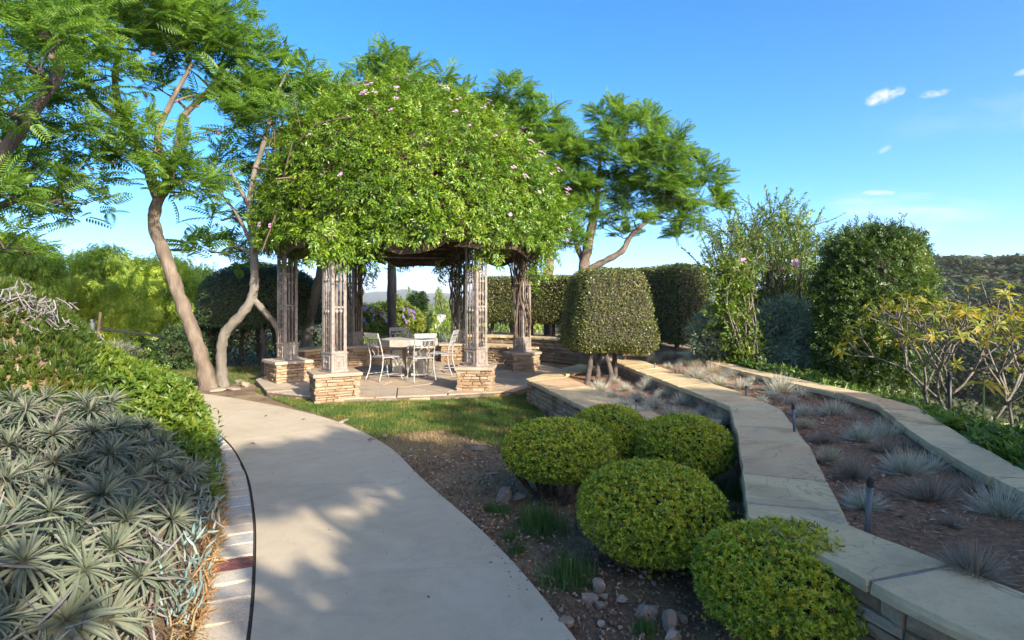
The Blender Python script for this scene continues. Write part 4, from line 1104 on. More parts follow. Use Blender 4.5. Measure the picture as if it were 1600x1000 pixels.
# ------------------------------------------------------------------ clipped hedges and topiary
LEAF_S = leaf2(.5, .1)
CLUS = whorl(leaf(.42, .1, .1), 6, .75, .35, np.random.default_rng(5))
CLUS2 = whorl(leaf2(.5, .15), 6, .6, .5, np.random.default_rng(6))
def clad(mb, V, T, n, size, depth=.05, tp=LEAF_S, mi=0, lift=.55):
    p, nn = sample(V, T, n); p = p + nn * N.uniform(-depth, depth * .6, n)[:, None]
    d = nn * lift + N.normal(size=p.shape) * .6
    mb.add(*scatter(tp, frames(d, nn + N.normal(size=p.shape) * .5), p, size * N.uniform(.65, 1.25, n)), mi)
def trunks(th, pts_list, mat, r=.05):
    for pts in pts_list:
        mb = MB(); p = spline(pts, 10); mb.add(*tube(p, np.linspace(r, r * .8, 10), 7, .12, seed=R.random() * 6)); mb.build('trunk', mat, th, smooth=True)
# tapered block topiary
def topiary(name, lab, c, z0, z1, wb, wt, rot, n, mat, size, grp=None):
    th = thing(name, lab, 'topiary', (c[0], c[1], z0 - .5), grp)
    V, T = ball(64, 30, .24); V[:, 2] += .05 * (1 - np.minimum(1, V[:, 0] ** 2 + V[:, 1] ** 2)) * (V[:, 2] > .5); V = V * np.where(np.abs(V) > 0, 1, 1)
    f = (V[:, 2] + 1) / 2; w = wb + (wt - wb) * f
    V[:, 0] *= w / 2; V[:, 1] *= w / 2; V[:, 2] = z0 + f * (z1 - z0)
    V[:, 2] -= np.where(f < .1, .07 * wave(V, 6, 31), 0)
    ca, sa = math.cos(rot), math.sin(rot); V[:, :2] = V[:, :2] @ np.array(((ca, sa), (-sa, ca))) + np.array(c)
    V = V + wave(V, 4, 33)[:, None] * .012
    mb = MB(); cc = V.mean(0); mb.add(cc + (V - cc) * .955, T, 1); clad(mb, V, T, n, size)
    mb.build('foliage', [mat, M_INNER], th); return th
t_ = topiary('topiary_tree', 'tapered flat-topped topiary standing on several trunks in the lower planter', (1.58, 9.62),   .80, 2.08, 1.42, 1.02, math.radians(9), 26000, M_HEDGE, .040)
trunks(t_, [[(*G(916, 606, .3), .28), (1.24, 9.15, .6), (1.30, 9.35, .95)], [(*G(934, 600, .3), .28), (1.40, 9.3, .6), (1.5, 9.5, 1.0)], [(*G(947, 604, .3), .28), (1.55, 9.0, .45), (1.50, 9.2, .75), (1.6, 9.5, 1.0)], [(*G(962, 592, .3), .28), (1.70, 9.55, .7), (1.72, 9.6, 1.0)]], M_BARKD, .045)
def arc_hedge(lab, r0, r1, a0i, a1i, a0o, a1o, z0, z1, n, mat, grp):
    th = thing('clipped_hedge', lab, 'hedge', (*(PC + np.array((math.cos(math.radians(a0i)), math.sin(math.radians(a0i)))) * (r0 + r1) / 2), .45), grp)
    V, T = ball(120, 40, .17); fx, fy, fz = (V[:, 0] + 1) / 2, (V[:, 1] + 1) / 2, (V[:, 2] + 1) / 2
    r = r0 + (r1 - r0) * fy; a = np.radians((a0i + (a1i - a0i) * fx) * (1 - fy) + (a0o + (a1o - a0o) * fx) * fy)
    V = np.stack([PC[0] + r * np.cos(a), PC[1] + r * np.sin(a), z0 + (z1 - z0) * fz], 1)
    V = V + wave(V, 2.2, 35)[:, None] * .025
    a_, b_, c_ = V[T[:, 0]], V[T[:, 1]], V[T[:, 2]]; nn = np.cross(b_ - a_, c_ - a_)
    if np.sum(nn * ((a_ + b_ + c_) / 3 - V.mean(0))) < 0: T = T[:, ::-1]
    mb = MB(); cc = V.mean(0)
    # inner mass: shrink along the face normals
    vn = np.zeros_like(V); fn = np.cross(V[T[:, 1]] - V[T[:, 0]], V[T[:, 2]] - V[T[:, 0]])
    for q in range(3): np.add.at(vn, T[:, q], fn)
    vn /= np.linalg.norm(vn, axis=1)[:, None] + 1e-9
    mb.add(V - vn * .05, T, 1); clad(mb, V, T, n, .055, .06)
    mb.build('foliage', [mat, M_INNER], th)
    for q in np.linspace(.12, .88, 5):
        a = math.radians(a0i + (a1i - a0i) * q); x, y = PC[0] + (r0 + .45) * math.cos(a), PC[1] + (r0 + .45) * math.sin(a)
        trunks(th, [[(x, y, .40), (x + R.uniform(-.06, .06), y, .7), (x + R.uniform(-.1, .1), y, z0 + .15)]], M_BARKD, .06)
arc_hedge('tall block hedge right of the tapered topiary, its front face in shade', 5.45, 6.45, 0.5, 39, 7, 38, .68, 2.33, 30000, M_HEDGE, 'curved block hedges')
arc_hedge('tall block hedge seen behind the right arbor posts', 5.45, 6.45, 46, 80, 48, 80, .95, 2.24, 26000, M_HEDGE, 'curved block hedges')
# dark domed shrub standing on trunks behind the left posts
dt = thing('domed_topiary', 'dark dome-shaped clipped tree behind the forked grey trunk', 'topiary', (-6.15, 14.2, 0))
V, T = ball(56, 30, .8); V = V * (1.36, 1.36, 1.06) + (-6.15, 14.2, 1.38); V[:, 2] = np.maximum(V[:, 2], 1.02 + .05 * wave(V, 4, 3)); V += wave(V, 2.5, 36)[:, None] * .02
mb = MB(); cc = V.mean(0); mb.add(cc + (V - cc) * .95, T, 1); clad(mb, V, T, 26000, .055, .06)
V2, T2 = ball(30, 16); V2 = V2 * (1.25, 1.0, .62) + (-6.1, 14.6, .55); clad(mb, V2, T2, 6000, .07, .3)
mb.build('foliage', [M_DOME, M_INNER], dt)
trunks(dt, [[(-6.0 + i * .45, 14.0, -.1), (-6.1 + i * .4, 14.0, .5), (-6.15 + i * .3, 14.1, 1.15)] for i in (-1.2, -.2, .9)] + [[(*G(410, 590), -.05), (-5.6, 13.0, .5), (-5.75, 13.2, 1.2)]], M_BARKD, .06)

# ------------------------------------------------------------------ round clipped shrubs by the path
def round_shrub(lab, c, r, ztop, zb, n, seed, squash=1.0):
    th = thing('round_shrub', lab, 'shrub', (c[0], c[1], 0), 'round clipped shrubs')
    V, T = ball(40, 24, .92); h = (ztop - zb) / 2
    V = V * np.array((r, r * squash, h)); V *= (1 + .030 * wave(V, 7 / r, seed) + .02 * wave(V, 16 / r, seed + 1))[:, None]; V += (c[0], c[1], zb + h)
    mb = MB(); a, b, d = V[T[:, 0]], V[T[:, 1]], V[T[:, 2]]; zc = (a + b + d)[:, 2] / 3
    p, nn = sample(V, T, n)
    keep = (p[:, 2] > zb + .10 * h + .16 * h * wave(p, 9, seed + 5)) | (N.random(n) < .22); p, nn = p[keep], nn[keep]; k = len(p)
    dep = N.uniform(0, 1, k) ** 1.6; p = p - nn * (dep * .10 - .018)[:, None]
    ax = nn * .8 + N.normal(size=p.shape) * .33; ax[:, 2] += .32
    new = N.random(k) < np.clip(.06 + .42 * nn[:, 2] + .3 * wave(p, 8, seed + 9), 0, .7) * (dep < .5)
    old = ~new
    mb.add(*scatter(CLUS, axis_frames(ax[old]), p[old], N.uniform(.018, .037, old.sum())), 0); mb.add(*scatter(CLUS, axis_frames(ax[new]), p[new] + nn[new] * .008, N.uniform(.014, .028, new.sum())), 2)
    q = N.integers(0, k, 26)
    for a_, n_ in zip(p[q], nn[q]): mb.add(*scatter(CLUS, axis_frames(np.repeat((n_ + (0, 0, .4))[None], 2, 0)), a_ + n_ * np.array([[.02], [.05]]), N.uniform(.02, .034, 2)), 2)
    # inner twiggy mass
    inner = (V - V.mean(0)) * .84 + V.mean(0); inner[:, 2] = np.maximum(inner[:, 2], zb + .30 * h + .05 * wave(V, 8, seed + 2))
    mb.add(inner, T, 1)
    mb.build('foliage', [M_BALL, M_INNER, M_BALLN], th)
    mt = MB()
    for a_, n_ in zip(p[N.integers(0, k, 420)], nn[N.integers(0, k, 420)]): d_ = rnd_dir(1)[0] * .05; mt.add(*tube([a_ - d_, a_ + (0, 0, .004), a_ + d_ + (0, 0, .01)], [.0028, .0024, .0016], 4, cap=False))
    stuff(mt.build('twigs', M_TWIG, th))
    ms = MB()
    for i in range(16):
        a = R.uniform(0, 6.28); f = R.uniform(.35, .8); e = np.array((c[0] + math.cos(a) * r * f, c[1] + math.sin(a) * r * f * squash, zb + h * R.uniform(.35, .9)))
        b0 = np.array((c[0] + math.cos(a) * .07, c[1] + math.sin(a) * .07, -.02)); m = (b0 + e) / 2 + np.array((math.cos(a) * .06, math.sin(a) * .06, -.04)) + N.normal(size=3) * .025
        ms.add(*tube(spline([b0, m, e], 8), np.linspace(.017, .006, 8), 6, .15, seed=i))
        for q in range(3):
            e2 = e + np.array((math.cos(a + R.uniform(-.8, .8)) * .14, math.sin(a + R.uniform(-.8, .8)) * .14, R.uniform(.0, .12))); ms.add(*tube([m, (m + e2) / 2 + N.normal(size=3) * .015, e2], [.008, .006, .003], 5))
    ms.build('stem', M_TWIG, th, smooth=True); return th
round_shrub('large round clipped shrub in the middle of the front row, rocks at its foot', (.87, 3.60), .43, .575, .07, 11500, 51)
round_shrub('round clipped shrub nearest the camera, pressed against the flagstone-capped wall', (1.34, 2.80), .405, .495, .04, 11500, 52)
round_shrub('round clipped shrub closest to the path with bare branching stems showing below', (.37, 4.66), .43, .63, .22, 9500, 53)
round_shrub('smaller round clipped shrub at the back, in front of the bench wall coping', (.93, 5.46), .35, .60, .10, 7000, 54)
round_shrub('round clipped shrub at the back right, tucked beside the zigzag wall', (1.50, 5.05), .40, .58, .12, 8500, 55)

# ------------------------------------------------------------------ fescue tufts
def fescue_mesh(mat, seed, n=900, spread=1.0):
    r = np.random.default_rng(seed); a = r.uniform(0, 6.283, n); e = np.arccos(r.uniform(.05, 1, n)) * spread; e = np.minimum(e, 1.5)
    d = np.stack([np.cos(a) * np.sin(e), np.sin(a) * np.sin(e), np.cos(e)], 1) + r.normal(size=(n, 3)) * .08
    o = np.stack([np.cos(a), np.sin(a), 0 * a], 1) * r.uniform(0, .16, n)[:, None]
    V, T = scatter(blade(.012, .16, 2), frames(d, np.stack([np.cos(a), np.sin(a), 0 * a + .8], 1) + r.normal(size=(n, 3)) * .6), o, r.uniform(.5, 1.1, n))
    V[:, 2] = np.maximum(V[:, 2], -.02); return tri_mesh('blades', V, T, mat)
FM = {'b': [fescue_mesh(M_FESC, s) for s in (1, 2, 3)], 't': [fescue_mesh(M_FESC_T, s) for s in (4, 5)], 'n': [fescue_mesh(M_FESC_B, s, 900) for s in (6, 7)]}
def fescue(px, py, w, kind, lab, zb=.48, grp='fescue tufts in the mulched bed'):
    x, y = G(px, py, zb); r = w / F * y / 2 * 1.24
    if zb > .4: x = min(x, float(np.interp(y, [p[1] for p in OUT_L][::-1], [p[0] for p in OUT_L][::-1])) - r * .8)
    t = thing('fescue_tuft', lab, 'grass tuft', (x, y, zb - .015), grp)
    o = link('blades', R.choice(FM[kind]), t, (x, y, zb - .015), (0, 0, R.uniform(0, 6.28)), (r, r, r * R.uniform(.95, 1.2)))
for a in [(1250, 615, 54, 'b', 'wide blue-grey fescue tuft at the foot of the outer kerb, third back along it'), (1316, 622, 38, 'b', 'small teal-grey fescue tuft touching the outer kerb below the vine-covered tree'),
          (1208, 622, 30, 'b', 'tiny blue fescue tuft above the middle spray riser'), (1304, 650, 50, 'b', 'dark blue-grey fescue tuft in the middle of the bed below the vine-covered tree'),
          (1256, 648, 38, 'b', 'pale fescue tuft right behind the thin middle riser'), (1236, 630, 28, 'b', 'small grey-green fescue tuft behind the thin middle riser, further left'),
          (1258, 666, 32, 't', 'small sunlit tan fescue tuft beside the thin middle riser'), (1286, 690, 40, 'n', 'dull grey-brown fescue tuft between two tan ones'),
          (1297, 718, 42, 't', 'bright straw-coloured fescue tuft close to the zigzag wall'), (1346, 690, 58, 'b', 'large grey fescue tuft in the middle of the bed, blades splayed'),
          (1336, 660, 30, 'n', 'faded small tuft behind the large grey one'), (1427, 686, 60, 'b', 'dark slate fescue tuft against the bend of the outer kerb'),
          (1382, 708, 46, 'n', 'sparse brown tuft between the slate tuft and the spiky one'), (1454, 706, 46, 'n', 'brown fescue tuft at the kerb next to the slate one'),
          (1418, 742, 78, 'b', 'tall spiky fescue tuft with pale upright blades in mid-bed'), (1502, 738, 66, 'b', 'upright grey fescue tuft touching the outer kerb'),
          (1334, 745, 60, 'n', 'low brown fescue tuft behind the grey one with the tall black riser'), (1350, 792, 66, 'b', 'grey-white fescue tuft right behind the tall black riser'),
          (1452, 784, 90, 'n', 'broad dark brown-grey fescue tuft in front of the spiky one'), (1536, 776, 64, 'n', 'faded brown tuft by the outer kerb near the right edge'),
          (1592, 808, 92, 'b', 'large grey-purple fescue tuft cut by the right edge of the picture'), (1486, 822, 46, 'n', 'small flattened brown tuft alone in pale chips'),
          (1522, 898, 98, 'n', 'round rust-brown fescue tuft nearest the camera beside the coping'), (1386, 668, 28, 'n', 'little dark tuft between the kerb and the splayed grey tuft')]:
    fescue(*a)
ORD = ['first', 'second', 'third', 'fourth', 'fifth', 'sixth', 'seventh', 'eighth', 'ninth', 'tenth', 'eleventh']
def rows(lst, cuts_, names):
    """(entry, row name, place in the row counted from the left)"""
    for lo, hi, nm in zip(cuts_[:-1], cuts_[1:], names):
        for i, e in enumerate(sorted(q for q in lst if lo <= q[1] < hi)): yield e, nm, ORD[i]
FAR_T = [(999, 562, 22, 'b'), (1020, 566, 24, 'b'), (1043, 562, 26, 't'), (1044, 574, 16, 'b'), (1069, 572, 30, 'b'), (1062, 585, 30, 'n'), (1089, 592, 36, 'b'), (1099, 575, 24, 't'), (1129, 586, 44, 't'), (1123, 601, 34, 'b'), (1153, 575, 26, 't'), (1160, 607, 34, 'b'), (1146, 592, 24, 'n'), (1186, 592, 28, 'b'), (1175, 582, 26, 't'), (1212, 600, 26, 'b'), (1085, 560, 22, 'b'), (1108, 564, 22, 'n'), (1190, 628, 24, 'b')]
KN = {'b': 'blue-grey', 't': 'straw-coloured', 'n': 'brownish'}
for (px, py, w, k), nm, od in rows(FAR_T, (0, 570, 580, 590, 600, 700), ('farthest', 'second farthest', 'middle', 'second nearest', 'nearest')):
    fescue(px, py, w, k, 'small %s fescue tuft far in mulched bed, %s from left in %s row' % (KN[k], od, nm))
LOW_T = [(936, 610, 36), (957, 598, 24), (976, 610, 28), (1013, 608, 36), (959, 626, 32), (997, 626, 36), (1039, 620, 32), (978, 638, 36), (1024, 636, 38), (1066, 632, 38), (1008, 648, 32), (1052, 650, 34), (1100, 648, 34), (1121, 660, 36), (1076, 652, 32), (1030, 606, 24), (1090, 634, 26)]
for (px, py, w), nm, od in rows(LOW_T, (0, 612, 630, 642, 700), ('back', 'second', 'third', 'front')):
    fescue(px, py, w, 'b', 'blue fescue tuft in lower planter, %s from left in its %s row' % (od, nm), .315, 'fescue tufts in the lower planter')
# spray risers
M_BLACK = plain('black_plastic', (.018, .02, .022), .45, var=.2)
M_GREYP = plain('grey_plastic', (.10, .115, .125), .5, var=.2)
def riser(px, pb, pt, lab, zb, lean=.02, w=.013):
    x, y = G(px, pb, zb); h = (pb - pt) / F * y
    t = thing('spray_riser', lab, 'sprinkler', (x, y, zb - .05), 'spray risers in the beds')
    mb = MB(); mb.add(*tube([(x, y, zb - .05), (x + lean, y, zb + h * .86)], w, 8)); mb.build('pipe', M_GREYP, t, smooth=True)
    mb = MB(); mb.add(*tube([(x + lean * .98, y, zb + h * .84), (x + lean, y, zb + h * .97)], [w * 1.35, w * 1.3], 10)); mb.add(*tube([(x + lean, y, zb + h * .97), (x + lean, y, zb + h)], w * .8, 8)); mb.build('nozzle', M_BLACK, t)
riser(1353, 836, 746, 'tall black spray riser leaning slightly beside the flagstone coping', .47, .022)
riser(1242, 680, 632, 'thin dark spray riser in mid-bed by the tan tuft', .47, -.015, .011)
riser(1166, 622, 603, 'short black spray riser beside the coping at the far end of the bed', .47, 0, .013)
riser(994, 648, 624, 'short spray riser among the blue tufts of the lower planter', .31, 0, .010)
riser(1023, 577, 565, 'stubby black spray riser behind the tapered topiary', .47, 0, .012)

# ------------------------------------------------------------------ echium mound beside the path (silver rosettes)
ech = thing('echium_shrub', 'wide mound of silver-grey leaf rosettes at the left of the path', 'shrub', (-2.6, 3.0, 0))
LL = [longleaf(.095, b, u) for b, u in ((.18, .02), (.42, .08), (.75, .14))]
def rosette_specs(seed):
    r = np.random.default_rng(seed); out = []; n = int(r.integers(44, 58))
    for i in range(n):
        f = i / n; a = i * 2.39996 + r.uniform(-.25, .25); e = math.radians(80 - 100 * f ** .9) + r.uniform(-.13, .13)
        out.append((a, e, (.5 + .38 * min(1, f * 2.5)) * r.uniform(.8, 1.12), int(min(2, f * 3))))
    return out
def spec_mats(sp):
    a, e, s, b = map(np.array, zip(*sp)); d = np.stack([np.cos(a) * np.cos(e), np.sin(a) * np.cos(e), np.sin(e)], 1)
    up = np.stack([-np.cos(a) * np.sin(e), -np.sin(a) * np.sin(e), np.cos(e)], 1); return frames(d, up), s, b
RS = [rosette_specs(s) for s in range(6)]
def ros_mesh(sp):
    M, s, b = spec_mats(sp); mb = MB()
    for q in range(3):
        k = b == q; mb.add(*scatter(LL[q], M[k], np.zeros((k.sum(), 3)), s[k]))
    return mb.mesh('rosette', M_ECHIUM)
RM = [ros_mesh(s) for s in RS]; LMESH = [tri_mesh('leaf', v, t, M_ECHIUM) for v, t in LL]
CORE_R = tri_mesh('rosette', *tube([(0, 0, -.5), (0, 0, .06)], [.05, .075], 6), M_TWIG)
def ech_z(e): return .97 * (1 - np.exp(-e / .40))
pts = []
for _ in range(14000):
    y = R.uniform(.7, 4.75); e = R.uniform(.16, 3.6); x = float(border_x(y)) - e
    z = float(ech_z(e)) * (1 - .35 * float(sstep(4.0, 4.9, y))) + R.uniform(-.08, .08)
    q = np.array((x, y, z))
    if y < .85 and x > -1.5: continue
    if all(np.linalg.norm(q - o) > .172 for o in pts): pts.append(q)
pts.sort(key=lambda q: q[1] * 1.0 + abs(q[0] + 1.5) * .5)
nsep = 0
for i, q in enumerate(pts[:300]):
    e = float(border_x(q[1])) - q[0]; sl = 1.02 / .40 * math.exp(-e / .40)
    nv = Vector((sl * .8 + R.uniform(-.35, .35), R.uniform(-.55, .25), 1.0)); rot = nv.to_track_quat('Z', 'Y').to_euler(); k = R.randrange(6); s = R.choice((.11, .14, .16, .175, .20)) * R.uniform(.9, 1.1)
    px_, py_ = 800 + F * q[0] / q[1], HZ - F * (q[2] - EYE) / q[1]
    if nsep < 5 and 20 < px_ < 300 and 640 < py_ < 1000 and q[1] > 1.5:      # nearest heads: every leaf its own piece
        ro = link('rosette', CORE_R, ech, q, rot, (s,) * 3); nsep += 1
        M, ss, b = spec_mats(RS[k])
        for m, sc_, bb in zip(M, ss, b):
            o = bpy.data.objects.new('leaf', LMESH[bb]); C.objects.link(o); o.parent = ro; o.matrix_local = Matrix(m.tolist()).to_4x4() @ Matrix.Scale(float(sc_), 4)
    else: link('rosette', RM[k], ech, q, rot, (s,) * 3)
ms = MB()
for q in pts[:230:2]:
    b0 = q * (1, 1, 0) + np.array((-.25, 0, .05)); ms.add(*tube(spline([b0, (b0 + q) / 2 + N.normal(size=3) * .05, q - (0, 0, .04)], 6), [.018, .017, .016, .015, .013, .012], 5))
ms.build('stem', M_TWIG, ech, smooth=True)
# withered leaves hanging under the heads
P_ = np.array(pts[:300]); k = 2600; i = N.integers(0, len(P_), k); o = P_[i] + N.normal(size=(k, 3)) * (.10, .10, .06) - (0.02, 0, .08)
d = N.normal(size=(k, 3)) * .7; d[:, 2] -= .9; mb = MB(); mb.add(*scatter(longleaf(.08, .2, 0), frames(d, rnd_dir(k)), o, N.uniform(.08, .17, k)))
stuff(mb.build('withered_leaves', M_DRY, ech))
mb = MB(); k = 5200; i = N.integers(0, len(P_), k); o = P_[i] * (1, 1, 1) - np.stack([N.uniform(.0, .3, k), N.uniform(-.15, .15, k), N.uniform(.15, .5, k)], 1); o[:, 2] = np.maximum(o[:, 2], .03)
mb.add(*scatter(longleaf(.09, .2, 0), frames(rnd_dir(k), rnd_dir(k)), o, N.uniform(.12, .22, k))); stuff(mb.build('inner_leaves', M_ECHIUM, ech))

# ------------------------------------------------------------------ ice plant bank, green shrub and chalk sticks
FING = whorl(finger(.17), 8, .95, .4, np.random.default_rng(9))
def bank_pts(n, y0, y1, e0, e1, dz=0.0):
    y = N.uniform(y0, y1, n); e = N.uniform(e0, e1, n); x = border_x(np.clip(y, 0, 9.1)) - e
    return np.stack([x, y, terrain(x, y) + dz], 1), e
p, e = bank_pts(30000, 3.6, 9.4, .35, 5.4, .02)
lump = wave(p, 2.4, 61) * .10; p[:, 2] += lump + N.uniform(-.02, .07, len(p))
keep = e > .45 + .4 * sstep(5.9, 4.4, p[:, 1])
p = p[keep]; ax = np.array((.45, -.35, .8)) + N.normal(size=p.shape) * .45
ice = MB(); ice.add(*scatter(FING, axis_frames(ax), p, N.uniform(.05, .095, len(p))))
ib = ice.build('ice_plant_bank', M_ICE, None, loc=(-5.2, 6.3, .6)); tag(ib, 'fleshy green ice plant carpet with reddish tips covering the bank at left', 'ground cover'); stuff(ib)
def dead_patch(px, py, w, h, n, d):
    mb = MB(); c = P3(px, py, d)
    for _ in range(n):
        o = c + np.array((R.gauss(0, w / F * d * .4), R.gauss(0, .12), R.gauss(0, h / F * d * .4))); v = rnd_dir(1)[0] * R.uniform(.04, .12) + (R.uniform(-.02, .06), -.03, -.05)
        mb.add(*tube(spline([o, o + v * .5 + N.normal(size=3) * .02, o + v], 5), R.uniform(.003, .007), 4))
    return mb
mb = MB()
for a in [(20, 510, 40, 60, 170, 4.75), (42, 475, 26, 50, 90, 4.9), (72, 490, 20, 30, 40, 5.0), (115, 545, 30, 30, 90, 5.9), (70, 580, 40, 46, 120, 5.2), (110, 605, 60, 36, 170, 5.5), (150, 590, 40, 40, 110, 6.1), (35, 540, 26, 40, 90, 4.7)]:
    v, t, m = dead_patch(*a).arrays(); mb.add(v, t)
o = mb.build('dead_stems', M_DRY, None, loc=(-4.6, 5.2, 1)); tag(o, 'patches of dry grey dead stems among the ice plant', 'dead plants'); stuff(o)
# bright green leafy shrub by the path
gs = thing('green_shrub', 'bright green leafy shrub spilling over the border between silver mound and path', 'shrub', (-3.3, 5.6, 0))
y = N.uniform(4.35, 8.0, 9000); e = N.uniform(.02, 1.25, 9000) ** 1.0; x = border_x(y) - e
z = .60 * (1 - np.exp(-e / .13)) * (.72 + .5 * sstep(4.3, 5.2, y) - .75 * sstep(6.2, 7.9, y)) + .10 * wave(np.stack([x, y, 0 * x], 1), 4, 71)
p = np.stack([x, y, np.maximum(z, .04) + bank(x, y) * .35], 1); p[:, 2] *= N.uniform(.55, 1.04, len(p))
ax = np.stack([.9 * np.exp(-e / .2), 0 * e - .3, 0 * e + .8], 1) + N.normal(size=p.shape) * .35
mb = MB(); mb.add(*scatter(whorl(leaf(.36, .08, .1), 6, .8, .4), axis_frames(ax), p, N.uniform(.05, .085, len(p))))
for (a, b_, c_) in [(330, 640, 6.6), (320, 628, 6.7), (341, 655, 6.5), (305, 660, 6.2), (225, 588, 7.0), (205, 575, 7.0), (240, 600, 7.2)]:
    q = P3(a, b_, c_); k = 14; o = q + np.outer(np.linspace(-.32, .05, k), (0.02, 0, 1)); mb.add(*scatter(leaf(.34, .08, .1), frames(rnd_dir(k) * (1, 1, .5) + (0, 0, .5), rnd_dir(k) + (0, -.3, .6)), o, N.uniform(.06, .10, k)))
mb.build('foliage', M_BRIGHT, gs)
ck = MB(); k = 900
for (px, py, w, h) in [(318, 672, 24, 60), (300, 705, 18, 40), (345, 700, 12, 40), (330, 740, 14, 50), (316, 860, 14, 60), (305, 930, 14, 60), (300, 800, 16, 40)]:
    y = F * (EYE - .22) / (py - HZ) * N.uniform(.97, 1.03, 70); x = border_x(y) - N.uniform(-.02, .16, 70); o = np.stack([x, y, N.uniform(.04, .36, 70)], 1)
    ck.add(*scatter(finger(.16), frames(np.array((.35, -.2, .8)) + N.normal(size=(70, 3)) * .4, rnd_dir(70)), o, N.uniform(.05, .085, 70)))
o = ck.build('chalk_stick_plants', M_CHALK, None, loc=(-2.5, 5, .1)); tag(o, 'chalky blue finger-leaved succulents along the stone border', 'succulents'); stuff(o)
y = N.uniform(2.2, 6.4, 2200); x = border_x(y) - N.uniform(-.03, .10, 2200); o = np.stack([x, y, N.uniform(.01, .16, 2200)], 1)
mb = MB(); mb.add(*scatter(blade(.05, .3), frames(np.array((.5, -.1, .3)) + N.normal(size=(2200, 3)) * .6, rnd_dir(2200)), o, N.uniform(.05, .11, 2200)))
o = mb.build('dry_fringe', leaf_mat('orange_dry_leaf', [(.16, .10, .05), (.34, .17, .06), (.44, .30, .16), (.16, .18, .05)], .2, .7, .3, 5), None, loc=(-2.3, 4.5, 0)); tag(o, 'orange and straw dry leaves fringing the stone border', 'dry leaves'); stuff(o)
# ------------------------------------------------------------------ lawn, straw, grass tufts, rocks, chips
def gpoly(l, z=0.0): return [G(px, py, z) for px, py in l]
def turf(poly, n, mat, name, lab, s=(.035, .07), lay=.5, z=0.0, w=.045, th=-.15):
    q = rand_in(poly, n); q = q[~inside(hexa, q)]; k = len(q)
    f = wave(np.c_[q, 0 * q[:, 0]], 3.0, 77) + wave(np.c_[q, 0 * q[:, 0]], 9.0, 78) * .6; kp = f + N.uniform(-.7, .9, k) > th; q = q[kp]; k = len(q)
    d = N.normal(size=(k, 3)) * lay; d[:, 2] = np.abs(d[:, 2]) + .55
    o = np.c_[q, terrain(q[:, 0], q[:, 1]) + z - .004]; mb = MB(); mb.add(*scatter(blade(w, .3), frames(d, rnd_dir(k)), o, N.uniform(*s, k)))
    ob = mb.build(name, mat, None, loc=(*q.mean(0), 0)); tag(ob, lab, 'grass'); return stuff(ob)
turf(gpoly([(470, 640), (540, 655), (590, 680), (690, 672), (790, 700), (850, 655), (835, 618), (800, 598), (745, 618), (560, 628), (440, 612), (420, 620)]), 120000, M_GRASS, 'lawn', 'short green lawn with dry patches between patio and path', (.035, .075), .6, 0, .055, -.38)
turf(gpoly([(585, 682), (610, 702), (660, 740), (720, 715), (775, 705), (790, 690), (690, 668), (610, 668)]), 12000, M_STRAW, 'straw_grass', 'flattened straw coloured dry grass at the lower edge of the lawn', (.03, .06), 1.3)
turf(gpoly([(400, 612), (470, 640), (545, 662), (600, 690), (615, 680), (540, 640), (440, 612), (415, 600)]), 14000, M_GRASS, 'verge_grass', 'ragged green weeds along the far edge of the path', (.03, .075), .8)
turf(gpoly([(255, 600), (440, 600), (420, 578), (340, 570), (220, 578)]), 16000, M_GRASS, 'shade_grass', 'green grass in the shade behind the leaning trunks', (.04, .09), .6)
turf(gpoly([(640, 735), (790, 705), (800, 780), (880, 930), (960, 1000), (905, 1000), (830, 915), (760, 835)]), 2600, M_STRAW, 'dry_litter', 'thin dry straw scattered on the bare soil beside the path', (.02, .05), 2.0)
def tuft(px, pb, w, lab):
    x, y = G(px, pb); r = w / F * y / 2; t = thing('grass_tuft', lab, 'grass tuft', (x, y, 0), 'dark grass tufts in the bare soil'); k = 420
    a = N.uniform(0, 6.283, k); d = np.stack([np.cos(a) * .55, np.sin(a) * .55, N.uniform(.3, 1.0, k)], 1); o = np.array((x, y, -.01)) + np.stack([N.normal(size=k) * r * .45, N.normal(size=k) * r * .45, 0 * a], 1)
    mb = MB(); mb.add(*scatter(blade(.02, .6, 3), frames(d, d * (1, 1, 0) + (0, 0, .6)), o, r * N.uniform(.5, 1.05, k))); mb.build('blades', M_LIRI, t)
for a in [(850, 826, 80, 'dark green grass tuft between the path and the bare-stemmed round shrub'), (797, 840, 30, 'small grass tuft at the path edge, nearest the concrete'), (808, 862, 32, 'small dry-tipped grass tuft below the wide one'), (785, 800, 34, 'grass tuft beside the whitish rock'),
          (888, 905, 84, 'largest dark grass tuft left of the largest round shrub'), (835, 815, 50, 'grass tuft partly behind the wide dark one'), (1150, 775, 60, 'weedy green tuft in the gap beside the zigzag wall'), (1140, 810, 44, 'weedy tuft under the wall coping behind the nearest shrub'),
          (1010, 985, 44, 'straw-tipped tuft at the bottom edge among pale rocks'), (765, 795, 24, 'tiny tuft left of the whitish rock')]: tuft(*a)
M_ROCK = stone_mat('pale_rock', [(0.171, 0.128, 0.088), (0.257, 0.202, 0.152), (0.342, 0.282, 0.220), (0.228, 0.194, 0.160)], scale=10, bmp=.8)
